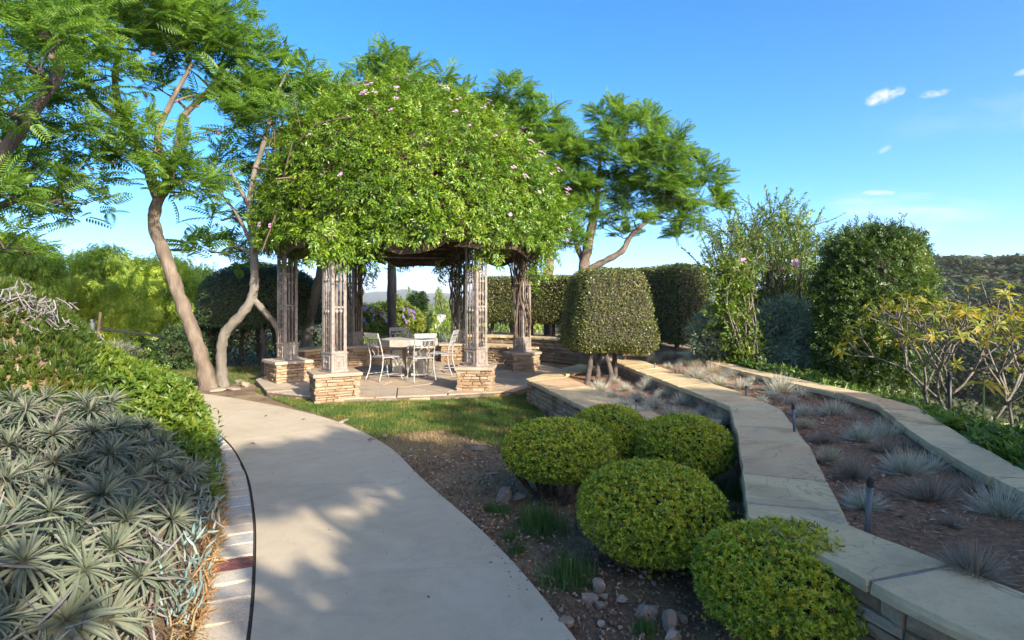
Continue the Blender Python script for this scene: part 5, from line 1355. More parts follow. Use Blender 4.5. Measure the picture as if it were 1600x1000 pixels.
def rock(px, pb, w, h, lab, z=0.0, grp='rocks in the garden soil', mat=None):
    x, y = G(px, pb, z); s = w / F * y; hh = h / F * y
    V, T = ball(12, 8); sd = R.randrange(999); V = V * (1 + .24 * wave(V, 2.6, sd) + .10 * wave(V, 6, sd + 1))[:, None]
    # chipped facets
    for _ in range(9):
        nrm = rnd_dir(1)[0]; dd = V @ nrm; lim = R.uniform(.45, .72); V = V - np.maximum(dd - lim, 0)[:, None] * nrm
    V = V * (s * .52, s * .42, hh * .62); mb = MB(); mb.add(V + (x, y + s * .2, hh * .22 + z - .01), T)
    o = mb.build('rock', mat or M_ROCK, None, loc=(x, y, z)); return tag(o, lab, 'rock', grp)
for a in [(790, 784, 32, 26, 'whitish rock under the round shrub with bare stems'), (812, 782, 22, 16, 'small grey rock right of the whitish one'), (934, 920, 26, 24, 'tan rock wedged at the left foot of the largest shrub'), (920, 938, 34, 14, 'flat pale rock left of the tan one, in the row below the largest shrub'), (945, 934, 22, 12, 'little pale rock just below the tan rock'),
          (886, 978, 30, 24, 'pale rock alone at the path edge, lowest left'), (940, 948, 26, 10, 'flat grey chip of rock in the middle of the row'), (972, 938, 22, 14, 'small grey rock in the row under the largest shrub'), (1010, 962, 42, 26, 'large light rock below the middle of the largest shrub'), (1050, 982, 34, 34, 'upright whitish rock near the nearest shrub'), (1068, 968, 20, 14, 'small rock behind the upright whitish one'),
          (1055, 1000, 34, 20, 'rock cut by the bottom edge of the picture'), (938, 975, 18, 10, 'tiny dark rock in bare soil by the path'), (600, 683, 14, 9, 'round cream cobble at the lower corner of the lawn'), (578, 690, 22, 9, 'flat grey stone beside the cream cobble'), (745, 703, 32, 7, 'flat tan stone sunk in the straw grass'), (770, 742, 26, 6, 'flat reddish stone in the shaded bare soil'), (682, 752, 12, 6, 'dark pebble in the bare soil by the path'),
          (562, 652, 40, 5, 'long flat stone at the edge between path and lawn'), (536, 660, 20, 9, 'grey broken stone against the path edge')]:
    rock(*a)
for px, pb, w, h, lab in [(272, 609, 28, 14, 'large white block on the far path edge left of the leaning trunk'), (297, 610, 30, 7, 'flat white stone against the far path edge'), (335, 611, 34, 6, 'low white stone at the foot of the leaning trunk'), (364, 609, 24, 8, 'pale stone in front of the crooked grey trunk'), (383, 604, 18, 10, 'grey rock right of the crooked grey trunk'), (372, 598, 18, 8, 'grey rock behind the crooked grey trunk'), (250, 606, 18, 6, 'small white stone at the far left bend of the path')]:
    rock(px, pb, w, h, lab, 0, 'pale stones along the far path edge')
# clods of earth and grit
CV, CT = ball(6, 4); CV = CV * (1, .8, .6)
q = rand_in(gpoly([(600, 705), (700, 715), (860, 690), (1160, 800), (1200, 1000), (900, 1000), (760, 840)]), 5200); k = len(q); q3 = np.c_[q, N.uniform(-.004, .002, k)]
mb = MB(); mb.add(*scatter((CV, CT), axis_frames(N.normal(size=(k, 3))), q3, np.abs(N.normal(size=k)) * .006 + .003)); o = mb.build('earth_clods', leaf_mat('clod_earth', [(.09, .055, .035), (.17, .11, .07), (.28, .20, .14), (.34, .28, .22)], 0, .95, .4, 3.0), None, loc=(.5, 4, 0)); tag(o, 'crumbly clods and grit on the bare brown soil', 'soil clods'); stuff(o)
# wood chips in the bed, leaf litter on the soil
M_CHIP = leaf_mat('wood_chip', [(0.105, 0.056, 0.029), (0.240, 0.126, 0.065), (0.390, 0.252, 0.163), (0.620, 0.560, 0.442)], 0, .9, .25, 1.6, pos=[0, .45, .78, 1])
bedpoly = [tuple(p) for p in _mr] + [tuple(p) for p in _ol[::-1]]
def bed_z(q):
    """height of the mulched bed, rising from the zigzag wall to the outer kerb"""
    a = np.interp(q[:, 1], [m[1] for m in _mr][::-1], [m[0] for m in _mr][::-1]); b = np.interp(q[:, 1], [m[1] for m in _ol][::-1], [m[0] for m in _ol][::-1])
    return .455 + .065 * np.clip((q[:, 0] - a) / np.maximum(b - a, .1), 0, 1)
q = rand_in(bedpoly, 26000); q = q[(q[:, 1] < 9)]; q = q[wave(np.c_[q, 0 * q[:, 0]], 4, 44) + .5 * wave(np.c_[q, 0 * q[:, 0]], 13, 45) + N.uniform(-.6, .6, len(q)) > -.3]; k = len(q); d = N.normal(size=(k, 3)) * (1, 1, .22)
mb = MB(); mb.add(*scatter(leaf2(.22, .05), frames(d, np.array((0, 0, 1.)) + N.normal(size=(k, 3)) * .45), np.c_[q, bed_z(q) + N.uniform(0, .022, k)], N.uniform(.012, .05, k) * N.uniform(.6, 1.2, k)))
o = mb.build('wood_chips', M_CHIP, None, loc=(2.8, 4.5, .48)); tag(o, 'shredded brown and grey wood chips covering the right bed', 'mulch'); stuff(o)
q = rand_in(gpoly([(600, 700), (860, 690), (1160, 800), (1200, 1000), (900, 1000), (760, 840)]), 4200); k = len(q); d = N.normal(size=(k, 3)) * (1, 1, .35)
mb = MB(); mb.add(*scatter(leaf2(.45, .15), frames(d, np.array((0, 0, 1.)) + N.normal(size=(k, 3)) * .4), np.c_[q, 0 * q[:, 0] + .006], N.uniform(.015, .045, k)))
o = mb.build('leaf_litter', M_CHIP, None, loc=(.5, 4, 0)); tag(o, 'brown fallen leaves on the bare soil under the round shrubs', 'fallen leaves'); stuff(o)
LEAF1 = tri_mesh('fallen_leaf', *leaf(.5, .1, -.1), plain('rust_leaf', (.20, .09, .045), .8))
for i, (px, py, lab) in enumerate([(414, 651, 'rust leaf lying on the sunlit concrete, upper one'), (400, 693, 'rust leaf lying on the concrete near the border'), (578, 688, 'small rust leaf at the right edge of the concrete'), (470, 656, 'dark leaf fleck high on the concrete')]):
    x, y = G(px, py, .024); tag(link('fallen_leaf', LEAF1, None, (x, y, .026), (.05, .1, i * 1.7), (.07,) * 3), lab, 'leaf')
q = [tuple(at(PATH_L, t) * (1 - f) + at(PATH_R, t) * f) for t, f in zip(N.uniform(1.2, 9, 260), np.where(N.random(260) < .6, 1 - np.abs(N.normal(size=260)) * .05 - .01, N.uniform(.02, .98, 260)))]; q = np.array(q); k = len(q)
mb = MB(); mb.add(*scatter(leaf2(.5, .1), frames(N.normal(size=(k, 3)) * (1, 1, .1), np.array((0, 0, 1.)) + N.normal(size=(k, 3)) * .2), np.c_[q, np.full(k, .022)], N.uniform(.008, .03, k))); o = mb.build('path_litter', M_CHIP, None, loc=(-1.5, 5, 0)); tag(o, 'tiny leaf flecks scattered on the concrete path', 'litter'); stuff(o)

# ------------------------------------------------------------------ plants right of the bed
def cloud_(mb, blobs, n, tp, size, shell=.5, tilt=.55, mi=0, droop=0.0):
    vol = np.array([b[1][0] * b[1][1] + b[1][0] * b[1][2] for b in blobs]); cnt = np.maximum(1, (n * vol / vol.sum()).astype(int))
    for (c, r), k in zip(blobs, cnt):
        d = rnd_dir(k); p = np.array(c) + d * np.array(r) * (1 - shell * N.random(k) ** 1.4)[:, None] * (1 + .14 * wave(d * 2, 3, R.randrange(999)))[:, None]
        ax = d * .6 + N.normal(size=p.shape) * .55; ax[:, 2] -= droop
        mb.add(*scatter(tp, frames(ax, d * .5 + np.array((0, 0, .6)) + N.normal(size=p.shape) * tilt), p, size * N.uniform(.7, 1.25, k)), mi)
def EB(lst, d, depth=.8): return [(P3(a[0], a[1], d + (a[4] if len(a) > 4 else 0)), (a[2] / F * d, a[2] / F * d * depth, a[3] / F * d)) for a in lst]
SPR2 = spray_tp(leaf2(.42, .1), 5); NARROW = whorl(leaf2(.13, .15), 8, .7, .45); SMALLW = whorl(leaf2(.45, .1), 5, .5, .5)
# vine-smothered tree
vt = thing('vine_covered_tree', 'round-headed small tree smothered in dark green vine beyond the outer kerb', 'tree', (5.35, 8.6, 0))
mb = MB(); bl = EB([(1367, 432, 72, 74), (1325, 470, 52, 66), (1410, 455, 46, 70), (1400, 385, 40, 28), (1330, 395, 40, 34), (1365, 530, 66, 50), (1320, 545, 44, 50), (1400, 540, 46, 44), (1300, 500, 24, 50), (1425, 400, 22, 26), (1372, 368, 26, 16), (1440, 500, 22, 34), (1296, 440, 20, 30)], 8.6)
cloud_(mb, bl, 17000, SPR2, .085, .45, .6); cloud_(mb, EB([(1360, 590, 50, 34), (1310, 600, 40, 30), (1420, 590, 30, 30)], 8.5), 1500, SPR2, .08, .9)
for a in range(150):
    c, r = R.choice(bl); d = rnd_dir(1)[0]; d[2] = abs(d[2]); L = R.uniform(.08, .26); q = np.array(c) + d * np.array(r) * .9 + np.outer(np.linspace(-.05, L, 7), d * .6 + (0, 0, .45)); mb.add(*scatter(SPR2, frames(d + N.normal(size=(7, 3)) * .4, np.array([[0, -.4, .6]]) + N.normal(size=(7, 3)) * .4), q, .075)); mb.add(*tube(q, .004, 4, cap=False), 1)
for c, r in bl[:3]: V, T = ball(14, 8); mb.add(np.array(c) + V * np.array(r) * .55, T, 1)
mb.build('foliage', [M_VT, M_INNER], vt)
trunks(vt, [[(5.35 + i * .14, 8.6, -.3), (5.30 + i * .10, 8.55, .5), (5.35 + i * .25, 8.6, 1.4)] for i in (-1.2, -.2, .7)], M_TWIG, .045)
# tall arching shrub
ar = thing('arching_shrub', 'tall loose shrub with long arching leafy stems beside the block hedge', 'shrub', (4.4, 10.2, 0)); mb = MB(); ms = MB()
for i in range(92):
    b0 = np.array((4.45 + R.uniform(-.7, .9), 10.2 + R.uniform(-.6, .8), .1)); tx, ty = R.uniform(1085, 1318), R.uniform(297, 420)
    if ty < 335 and not 1130 < tx < 1290: ty += 40
    if i < 14: tx, ty = [(1065, 385), (1085, 330), (1112, 304), (1140, 318), (1170, 310), (1196, 296), (1213, 298), (1235, 302), (1262, 318), (1285, 330), (1316, 335), (1100, 350), (1250, 330), (1150, 300)][i]
    e = P3(tx, ty, 10.2 + R.uniform(-.8, .8)); L = np.linalg.norm(e - b0); m = b0 * .45 + e * .55 + np.array((0, 0, .22 * L * R.uniform(.5, 1))); sp = spline([b0, m, e], 26)
    ms.add(*tube(sp, np.linspace(.016, .003, 26), 4, cap=False)); q = sp[9:]; tg = np.gradient(q, axis=0); tg /= np.linalg.norm(tg, axis=1)[:, None]
    for s_ in (-1, 1):
        for rep in range(2):
            side = np.cross(tg, (0, 0, 1.)) * s_; d = side + tg * .55 + N.normal(size=q.shape) * .25; mb.add(*scatter(leaf(.42, .08, .1), frames(d, np.array([[0, 0, 1.]]) + N.normal(size=q.shape) * .35), q + tg * (.03 * rep), N.uniform(.05, .085, len(q))))
cloud_(mb, EB([(1210, 400, 70, 60), (1150, 420, 50, 50), (1260, 430, 55, 70), (1225, 480, 70, 60), (1160, 370, 40, 40), (1225, 350, 50, 34), (1280, 500, 36, 60)], 10.4), 3400, SPR2, .11, .9, .7)
mb.build('foliage', M_ARCH, ar); ms.build('stem', M_TWIG, ar, smooth=True)
for i, (px, py) in enumerate([(1239, 411), (1160, 413), (1238, 409), (1180, 438)]): link('flower', FL[i % 3], ar, P3(px, py, 9.6), (1.2, 0, .3), (1.3,) * 3)
# climber with pale stems in front of it
cl = thing('climbing_plant', 'yellow-green climber with thin pale stems in front of the arching shrub', 'plant', (3.75, 9.2, .4)); mb = MB(); ms = MB()
for i in range(11):
    pts = [P3(1172 + R.uniform(-10, 14), 572, 9.2), P3(1160 + R.uniform(-20, 26), 520, 9.2 + R.uniform(-.1, .1)), P3(1150 + R.uniform(-24, 34), 460, 9.2 + R.uniform(-.1, .15)), P3(1150 + R.uniform(-40, 50), R.uniform(380, 430), 9.2 + R.uniform(-.2, .2))]
    sp = spline(pts, 22); ms.add(*tube(sp, np.linspace(.014, .006, 22), 5)); k = 60; q = sp[N.integers(2, 22, k)] + N.normal(size=(k, 3)) * .09; d = N.normal(size=(k, 3)); d[:, 2] -= .5; mb.add(*scatter(leaf(.38, .08, .2), frames(d, N.normal(size=(k, 3)) * .5 + (.1, -.4, .5)), q, N.uniform(.06, .11, k)))
cloud_(mb, EB([(1140, 430, 40, 40), (1135, 480, 28, 50), (1160, 550, 34, 30)], 9.3), 700, SPR2, .12, .9)
mb.build('foliage', M_BRIGHT, cl); ms.build('stem', M_BARKG, cl, smooth=True)
# grey-green bush
gb = thing('grey_green_bush', 'spreading grey-green narrow-leaved bush under the arching shrub', 'shrub', (4.2, 9.9, 0)); mb = MB()
cloud_(mb, EB([(1118, 528, 40, 46), (1170, 535, 58, 50), (1225, 520, 60, 56), (1262, 556, 36, 34), (1200, 560, 70, 30), (1130, 500, 30, 30)], 9.75), 5600, NARROW, .17, .6, .5); mb.build('foliage', M_GREYB, gb)
# two layers of ground cover beyond the kerb
y = N.uniform(2.0, 9.2, 9000); x = np.interp(y, [p[1] for p in OUT_R][::-1], [p[0] for p in OUT_R][::-1]) + .04 + N.uniform(0, 1, 9000) ** 1.3 * 1.9
q = np.stack([x, y, np.maximum(terrain(x, y), -.3) + N.uniform(.25, .62, 9000) - .10 * (x - 3.8) + .08 * wave(np.stack([x, y, 0 * x], 1), 3, 12)], 1); ax = N.normal(size=q.shape) * .5 + (0, -.2, .8)
mb = MB(); mb.add(*scatter(whorl(leaf(.4, .1, .2), 5, .5, .4), axis_frames(ax), q, N.uniform(.06, .13, 9000))); o = mb.build('leafy_ground_cover', leaf_mat('ground_cover_leaf', [(.035, .08, .014), (.07, .14, .02), (.14, .21, .03), (.24, .28, .05)], .35, .4, .4, 2.0), None, loc=(4.6, 5, 0)); tag(o, 'bright green leafy ground cover along the outer side of the kerb', 'ground cover'); stuff(o)
# plumerias
def plumeria(base, lab, hgt, seed):
    rg = random.Random(seed); th = thing('frangipani', lab, 'shrub', base, 'bare-branched frangipani shrubs'); mt = MB(); tips = []
    def grow(p, d, L, r, lev):
        d = d / np.linalg.norm(d); m = p + d * L * .5 + np.array([rg.uniform(-.05, .05) for _ in range(3)]) * L; e = p + d * L + np.array((0, 0, .06 * L)); mt.add(*tube(spline([p, m, e], 7), np.linspace(r, r * .84, 7), 7, .10, seed=rg.random() * 6))
        if lev == 0: tips.append((e, d)); return
        k = 3 if rg.random() < .35 else 2; a0 = rg.uniform(0, 6.28)
        for i in range(k):
            a = a0 + i * 6.283 / k + rg.uniform(-.4, .4); x = np.cross(d, (0, .3, 1.)); x /= np.linalg.norm(x) + 1e-9; y_ = np.cross(d, x); nd = d * .8 + (x * math.cos(a) + y_ * math.sin(a)) * .62 + np.array((0, 0, .18)); grow(e, nd, L * rg.uniform(.66, .92), r * .76, lev - 1)
    for q in range(2): grow(np.array(base) + (rg.uniform(-.1, .1), rg.uniform(-.1, .1), 0), np.array((rg.uniform(-.6, .6), rg.uniform(-.4, .4), .9)), hgt * .34, .021, 4)
    mt.build('trunk', M_BARKG, th, smooth=True); mb = MB(); tp = whorl(leaf(.26, .05, .3), 9, .45, .4)
    for e, d in tips:
        if rg.random() < .85: mb.add(*scatter(tp, axis_frames(np.array([d + (0, 0, .4)])), e[None], rg.uniform(.10, .165)))
    mb.build('leaves', M_PLUM, th)
plumeria((*G(1468, 668, .1), -.05), 'frangipani with pale forked branches next to the vine-covered tree', 1.5, 3)
plumeria((*G(1525, 676, .1), -.05), 'middle frangipani with curving bare branches and yellow leaves', 1.55, 8)
plumeria((*G(1600, 672, .1), -.05), 'frangipani at the right edge with yellowing leaf tufts', 1.5, 14)
# young sapling with a leaf tuft
sx = P3(1536, 655, 5.6); sp_ = thing('sapling', 'thin green sapling with one drooping leaf tuft between the frangipanis', 'plant', (sx[0], sx[1], 0)); mb = MB(); mb.add(*tube([(sx[0], sx[1], -.1), P3(1537, 600, 5.6)], [.012, .009], 6)); mb.build('stem', plain('green_stem', (.16, .22, .06), .6), sp_)
mb = MB(); mb.add(*scatter(whorl(leaf(.26, .05, .4), 9, .15, .3), np.eye(3)[None], P3(1537, 600, 5.6)[None], .26)); mb.build('leaves', M_PLUM, sp_)
def post(px, pt, pb, d, lab, mat, capm, r=.025):
    a, b = P3(px, pb, d), P3(px, pt, d); t = thing('fence_post', lab, 'post', a, 'old fence posts'); mb = MB(); mb.add(*tube([a - (0, 0, .3), b], r, 8)); mb.build('shaft', mat, t, smooth=True); mb = MB(); mb.add(*tube([b - (0, 0, .01), b + (0, 0, .035)], [r * 1.35, r * 1.1], 8)); mb.build('cap', capm, t)
post(1291, 545, 575, 9.0, 'black post with a pale cap between the grey-green bush and the vine-covered tree', M_BLACK, M_CHAIR)
post(1484, 585, 640, 6.8, 'thin dark post behind the frangipanis', M_BLACK, M_BLACK, .02)
post(144, 502, 540, 9.6, 'blue-grey fence post carrying a rail behind the ice plant bank', M_GREYP, M_BLACK, .034)
mb = MB(); a, b = P3(150, 513, 9.6), P3(255, 526, 10.6); mb.add(*tube([a, b], .022, 6)); fr_ = mb.build('fence_rail', M_BLACK, None, loc=a); tag(fr_, 'dark thin rail running right from the blue-grey fence post', 'rail')
mb = MB(); a, b = P3(146, 545, 9.4), P3(157, 488, 9.4); mb.add(*tube([a - (0, 0, .4), b], .022, 6)); fr_ = mb.build('wooden_stake', M_TWIG, None, loc=a); tag(fr_, 'leaning wooden stake crossing the blue-grey fence post', 'stake')

# ------------------------------------------------------------------ plants behind the patio and at the far left
def weeping(lab, blobs, n, mat, d, L=(.25, .6)):
    th = thing('pepper_tree', lab, 'tree', P3(blobs[0][0], 600, d)); mb = MB()
    vol = np.array([b[2] * b[3] for b in blobs]); 
    for b, k in zip(blobs, (n * vol / vol.sum()).astype(int)):
        c = P3(b[0], b[1], d + (b[4] if len(b) > 4 else 0)); r = np.array((b[2], b[2] * .8, b[3])) / F * d; dd = rnd_dir(k); p = c + dd * r * (1 - .5 * N.random(k) ** 1.5)[:, None]
        for seg in range(3):
            ax = np.stack([dd[:, 0] * .3, dd[:, 1] * .3, np.full(k, -1.0) + .5 * (dd[:, 2] > .5)], 1) + N.normal(size=p.shape) * .22; p = p + ax * .10
            mb.add(*scatter(NARROWS, frames(ax, rnd_dir(k)), p, N.uniform(.13, .24, k)))
    mb.build('foliage', mat, th)
    ms = MB()
    for b in blobs[:4]:
        c = P3(b[0], b[1], d); g = P3(blobs[0][0] + R.uniform(-20, 20), 600, d); g[2] = -.4; ms.add(*tube(spline([g, (g + c) / 2 + (.1, 0, .2), c], 8), np.linspace(.09, .03, 8), 6, .1))
    ms.build('trunk', M_BARKD, th, smooth=True)
NARROWS = spray_tp(leaf2(.24, .1), 7)
weeping('sunlit weeping pepper tree with yellow-green fine foliage left of the leaning trunk', [(150, 440, 74, 62), (105, 470, 50, 56), (190, 470, 56, 60), (140, 530, 80, 46), (210, 530, 40, 40), (80, 520, 50, 60), (160, 395, 30, 24)], 3600, M_PEPPER, 15.0)
weeping('shaded weeping pepper tree half behind the leaning trunk', [(255, 450, 56, 62), (300, 480, 46, 60), (230, 500, 50, 60), (285, 540, 56, 50), (262, 410, 34, 20), (235, 555, 50, 34), (320, 430, 24, 26)], 2800, M_PEPPER, 16.2)
weeping('pale feathery pepper tree behind the ice plant at the left edge', [(20, 395, 60, 36), (-40, 420, 60, 60), (50, 425, 40, 30), (-20, 480, 80, 60), (10, 370, 30, 20)], 2600, M_PEPPER, 13.0)
def bush(name, lab, blobs, n, tp, size, mat, d, cat='shrub', grp=None, depth=.8, tilt=.55, core_=True):
    c0 = P3(blobs[0][0], blobs[0][1], d); th = thing(name, lab, cat, (c0[0], c0[1], 0), grp); mb = MB(); bl = EB(blobs, d, depth); cloud_(mb, bl, n, tp, size, .5, tilt)
    if core_:
        for c, r in bl: V, T = rough_ball(R.randrange(99), .12, 14, 9); mb.add(np.array(c) + V * np.array(r) * .62, T, 1)
    mb.build('foliage', [mat, M_INNER], th); return th
bush('dark_shrub', 'dense dark evergreen shrub behind the leaning trunk at the foot of the pepper trees', [(285, 555, 50, 44), (240, 565, 40, 36), (320, 540, 34, 50), (205, 565, 30, 30)], 4000, SPR2, .13, M_DOME, 13.6)
bush('echium_clump', 'shaded blue-grey spiky clump under the fence rail', [(182, 562, 32, 20), (205, 575, 24, 14)], 500, whorl(longleaf(.09, .2, .05), 14, .5, .5), .22, M_ECHIUM, 11.2, 'plant', None, .8, .5, False)
bush('leafy_seedling', 'small yellow-green leafy seedling on the sunny bank beyond the path', [(235, 560, 16, 34), (248, 585, 16, 12)], 130, SPR2, .12, M_BRIGHT, 10.9, 'plant', None, .8, .5, False)
pb_ = bush('princess_flower_bush', 'yellow-green bush dotted with purple flowers behind the seat wall', [(590, 495, 26, 22), (618, 488, 24, 24), (640, 498, 20, 20), (572, 500, 18, 26), (605, 512, 40, 14), (650, 508, 16, 12)], 2600, SMALLW, .12, M_MIDT, 19.5)
FP = flower_mesh(M_PURPLE, 'flower', 3)
for i in range(30): link('flower', FP, pb_, P3(R.uniform(565, 650), R.uniform(480, 508), 18.7 + R.uniform(-.2, .3)), (R.uniform(.8, 1.6), 0, R.uniform(-.5, .5)), (1.1,) * 3)
bush('conical_shrub', 'dark green pointed shrub right of the purple-flowered bush', [(655, 500, 20, 22), (648, 480, 14, 24), (660, 470, 9, 14)], 1400, SMALLW, .12, M_ARCH, 23)
for px, py, w, lab in [(640, 526, 42, 'grey lavender mound left of the table\'s far chair, behind the seat wall'), (686, 528, 44, 'grey lavender mound beside the shaded back pedestal'), (598, 530, 34, 'shaded grey mound behind the back left pedestal'), (620, 530, 30, 'low grey mound between the two lavender mounds'), (712, 528, 26, 'narrow grey mound right of the shaded back post')]:
    c = P3(px, py + 14, 16.2); t = thing('lavender_mound', lab, 'shrub', c, 'grey mounds behind the seat wall'); r = w / F * 16.2 * .58; link('blades', R.choice(FM['b'] + FM['t']), t, c, (0, 0, R.uniform(0, 6)), (r, r, r * 1.1))
# ------------------------------------------------------------------ canyon scrub, far trees, houses
n = 7500; ph = np.radians(N.uniform(-62, 64, n)); r = np.exp(N.uniform(np.log(20), np.log(330), n)); r[:2600] = N.uniform(110, 340, 2600); ph[:2600] = np.radians(N.uniform(18, 66, 2600)); x, y = r * np.sin(ph), r * np.cos(ph)
ok = ~((x < 6.5) & (x > -14) & (y < 21)); x, y, r = x[ok], y[ok], r[ok]; z = terrain(x, y); s = np.clip(r * .017, .55, 3.2) * N.uniform(.6, 1.5, len(x))
SC_TP = multi([(v * (1, 1, .8) * .55 + o, t) for o in ((0, 0, .1), (.3, .1, 0), (-.2, .3, .05), (-.1, -.3, .2)) for v, t in [whorl(leaf2(.6, .2), 9, .5, .9)]])
mb = MB(); mb.add(*scatter(SC_TP, axis_frames(np.stack([0 * x, 0 * x, 1 + 0 * x], 1) + N.normal(size=(len(x), 3)) * .3), np.stack([x, y, z + s * .2], 1), s)); o = mb.build('hillside_scrub', M_SCRUB, None, loc=(10, 60, -6)); tag(o, 'dense green scrub covering the canyon and hillside', 'scrub'); stuff(o)
n = 14000; x = N.uniform(5.0, 17, n); y = N.uniform(2.5, 24, n); ok = (x > 4.4 + np.maximum(0, y - 12) * .12) & (x < y * .98 + 2) & ((x > 7.0) | (y > 11.0)); x, y = x[ok], y[ok]; z = terrain(x, y)
mb = MB(); k = len(x); mb.add(*scatter(whorl(leaf2(.36, .2), 9, .6, .6), axis_frames(N.normal(size=(k, 3)) * .9 + (0, -.4, .6)), np.stack([x, y, z + N.uniform(.05, 1.1, k)], 1), N.uniform(.08, .17, k)))
o = mb.build('slope_scrub', M_SCRUB, None, loc=(9, 10, -2)); tag(o, 'tangled green scrub on the slope below the frangipanis', 'scrub'); stuff(o)
def crown_mesh(mat, seed, kind):
    rg = np.random.default_rng(seed); mb = MB(); lobes = []
    k = {'round': 13, 'pine': 15, 'tall': 12}[kind]
    for i in range(k):
        a = rg.uniform(0, 6.28); f = i / k
        if kind == 'round': c = np.array((math.cos(a) * .32, math.sin(a) * .32, rg.uniform(.28, .82))); rr_ = rg.uniform(.17, .28)
        elif kind == 'tall': c = np.array((math.cos(a) * .13, math.sin(a) * .13, .15 + .78 * f)); rr_ = .23 * (1 - .55 * f)
        else: c = np.array((math.cos(a) * .36 * (1.1 - f * .6), math.sin(a) * .36 * (1.1 - f * .6), .38 + .55 * f)); rr_ = rg.uniform(.12, .20)
        lobes.append((c, rr_))
    for c, rr_ in lobes:
        m = 150; d = rg.normal(size=(m, 3)); d /= np.linalg.norm(d, axis=1)[:, None]; p = c + d * rr_ * rg.uniform(.55, 1.08, m)[:, None] * (1, 1, .8)
        mb.add(*scatter(leaf2(.75, .2), frames(d + rg.normal(size=d.shape) * .6, d + (0, 0, .4) + rg.normal(size=d.shape) * .4), p, rr_ * rg.uniform(.22, .42, m)))
    return mb.mesh('crown', mat)
V, T = tube([(0, 0, -.15), (.01, .01, .3), (0, .01, .62)], [.030, .022, .012], 6)
TRK = tri_mesh('trunk', V, T, M_BARK)
CM = {(k, m): [crown_mesh(mm, s + 10 * m, k) for s in (1, 2)] for k in ('round', 'pine', 'tall') for m, mm in enumerate((M_FAR1, M_FAR2, M_FAR3, M_MIDT))}
def far_tree(px, ptop, wpx, d, kind, m, lab, grp, hfac=None):
    x = (px - 800) / F * d; g = float(terrain(np.array([x]), np.array([d]))[0]); top = EYE - (ptop - HZ) / F * d; h = max(top - g, wpx / F * d * .9); w = wpx / F * d
    zb = top - h; t = thing('distant_tree', lab, 'tree', (x, d, zb), grp); rz = R.uniform(0, 6.28)
    sx = w / {'round': 1.0, 'pine': 1.0, 'tall': .62}[kind]
    link('crown', R.choice(CM[(kind, m)]), t, (x, d, zb + h * .06), (0, 0, rz), (sx, sx, h * .95)); link('trunk', TRK, t, (x, d, zb), (0, 0, rz), (h, h, h))
K = {'round': 'round-headed', 'pine': 'spreading', 'tall': 'narrow upright'}; CN = ['green', 'dark green', 'olive', 'yellow-green']
# skyline and hillside on the right, left to right (px, top, width, distance, kind, colour)
for px, pt, w, d, k, m, lab in [(1462, 410, 46, 235, 'round', 0, 'broad green tree on the ridge right behind the vine-covered tree'), (1502, 418, 62, 205, 'pine', 0, 'large pale-trunked tree on the hillside left of the dark pine'), (1546, 424, 58, 200, 'pine', 1, 'dark spreading pine in the middle of the far hillside'), (1524, 416, 34, 240, 'round', 2, 'olive round tree rising between the two biggest hillside trees'),
        (1546, 410, 46, 270, 'round', 1, 'dark bluish tree on the ridge in front of the sky'), (1566, 416, 44, 225, 'tall', 3, 'yellow-green tree right of the dark spreading pine'), (1584, 400, 34, 280, 'tall', 1, 'tallest dark conifer on the ridge near the right edge'), (1600, 412, 30, 270, 'round', 1, 'dark tree on the ridge cut by the right edge'), (1512, 409, 14, 260, 'tall', 2, 'small palm-like treetop poking above the ridge'),
        (1570, 412, 30, 268, 'round', 2, 'brownish tree left of the tallest ridge conifer'), (1440, 420, 40, 230, 'round', 1, 'dark tree on the ridge peeking past the vine-covered tree')]:
    far_tree(px, pt, w, d, k, m, lab, 'trees on the far hillside')
for i in range(170):
    px = R.uniform(1080, 1680); d = R.uniform(70, 225); k, m = R.choice(['round', 'round', 'pine']), R.choice([0, 0, 1, 2, 2]); x = (px - 800) / F * d; g = float(terrain(np.array([x]), np.array([d]))[0]); hh = R.uniform(5, 9.5); pt = HZ - (g + hh - EYE) / d * F
    if pt < 432: pt = 432 + R.uniform(0, 20)
    far_tree(px, pt, R.uniform(8, 14) / d * F, d, k, m, '%s %s tree among the crowded trees on the slope across the canyon' % (K[k], CN[m]), 'trees on the far slope')
for px, pt, w, d, k, m, lab in [(645, 456, 26, 75, 'round', 3, 'light green round tree in the gap behind the purple-flowered bush'), (692, 452, 30, 85, 'pine', 3, 'umbrella-shaped tree seen between the arbor posts, left of the shaded back post'), (672, 474, 30, 60, 'round', 3, 'pale green tree low in the gap behind the table'), (705, 478, 34, 50, 'round', 3, 'yellow-green bushy tree behind the shaded back post'), (690, 498, 40, 36, 'round', 3, 'yellow-green shrubby tree just beyond the seat wall'), (660, 492, 26, 45, 'tall', 0, 'green upright tree in the gap right of the purple-flowered bush'), (720, 466, 26, 95, 'round', 0, 'green tree partly behind the shaded back post'), (575, 474, 26, 60, 'round', 3, 'pale tree beside the back left post'), (600, 470, 30, 70, 'round', 3, 'pale tree above the purple-flowered bush'), (780, 500, 50, 40, 'round', 3, 'bright tree glimpsed under the block hedge'), (850, 505, 50, 40, 'round', 3, 'bright tree glimpsed right of the six-sided pedestal\'s post'), (545, 480, 30, 65, 'round', 0, 'green tree left of the back left post'), (1050, 470, 60, 60, 'round', 0, 'green tree in the gap between block hedge and arching shrub'), (1100, 478, 60, 50, 'round', 0, 'green tree behind the grey-green bush'), (738, 470, 30, 80, 'round', 1, 'dark tree between the right arbor posts')]:
    far_tree(px, pt, w, d, k, m, lab, 'trees in the valley behind the patio')
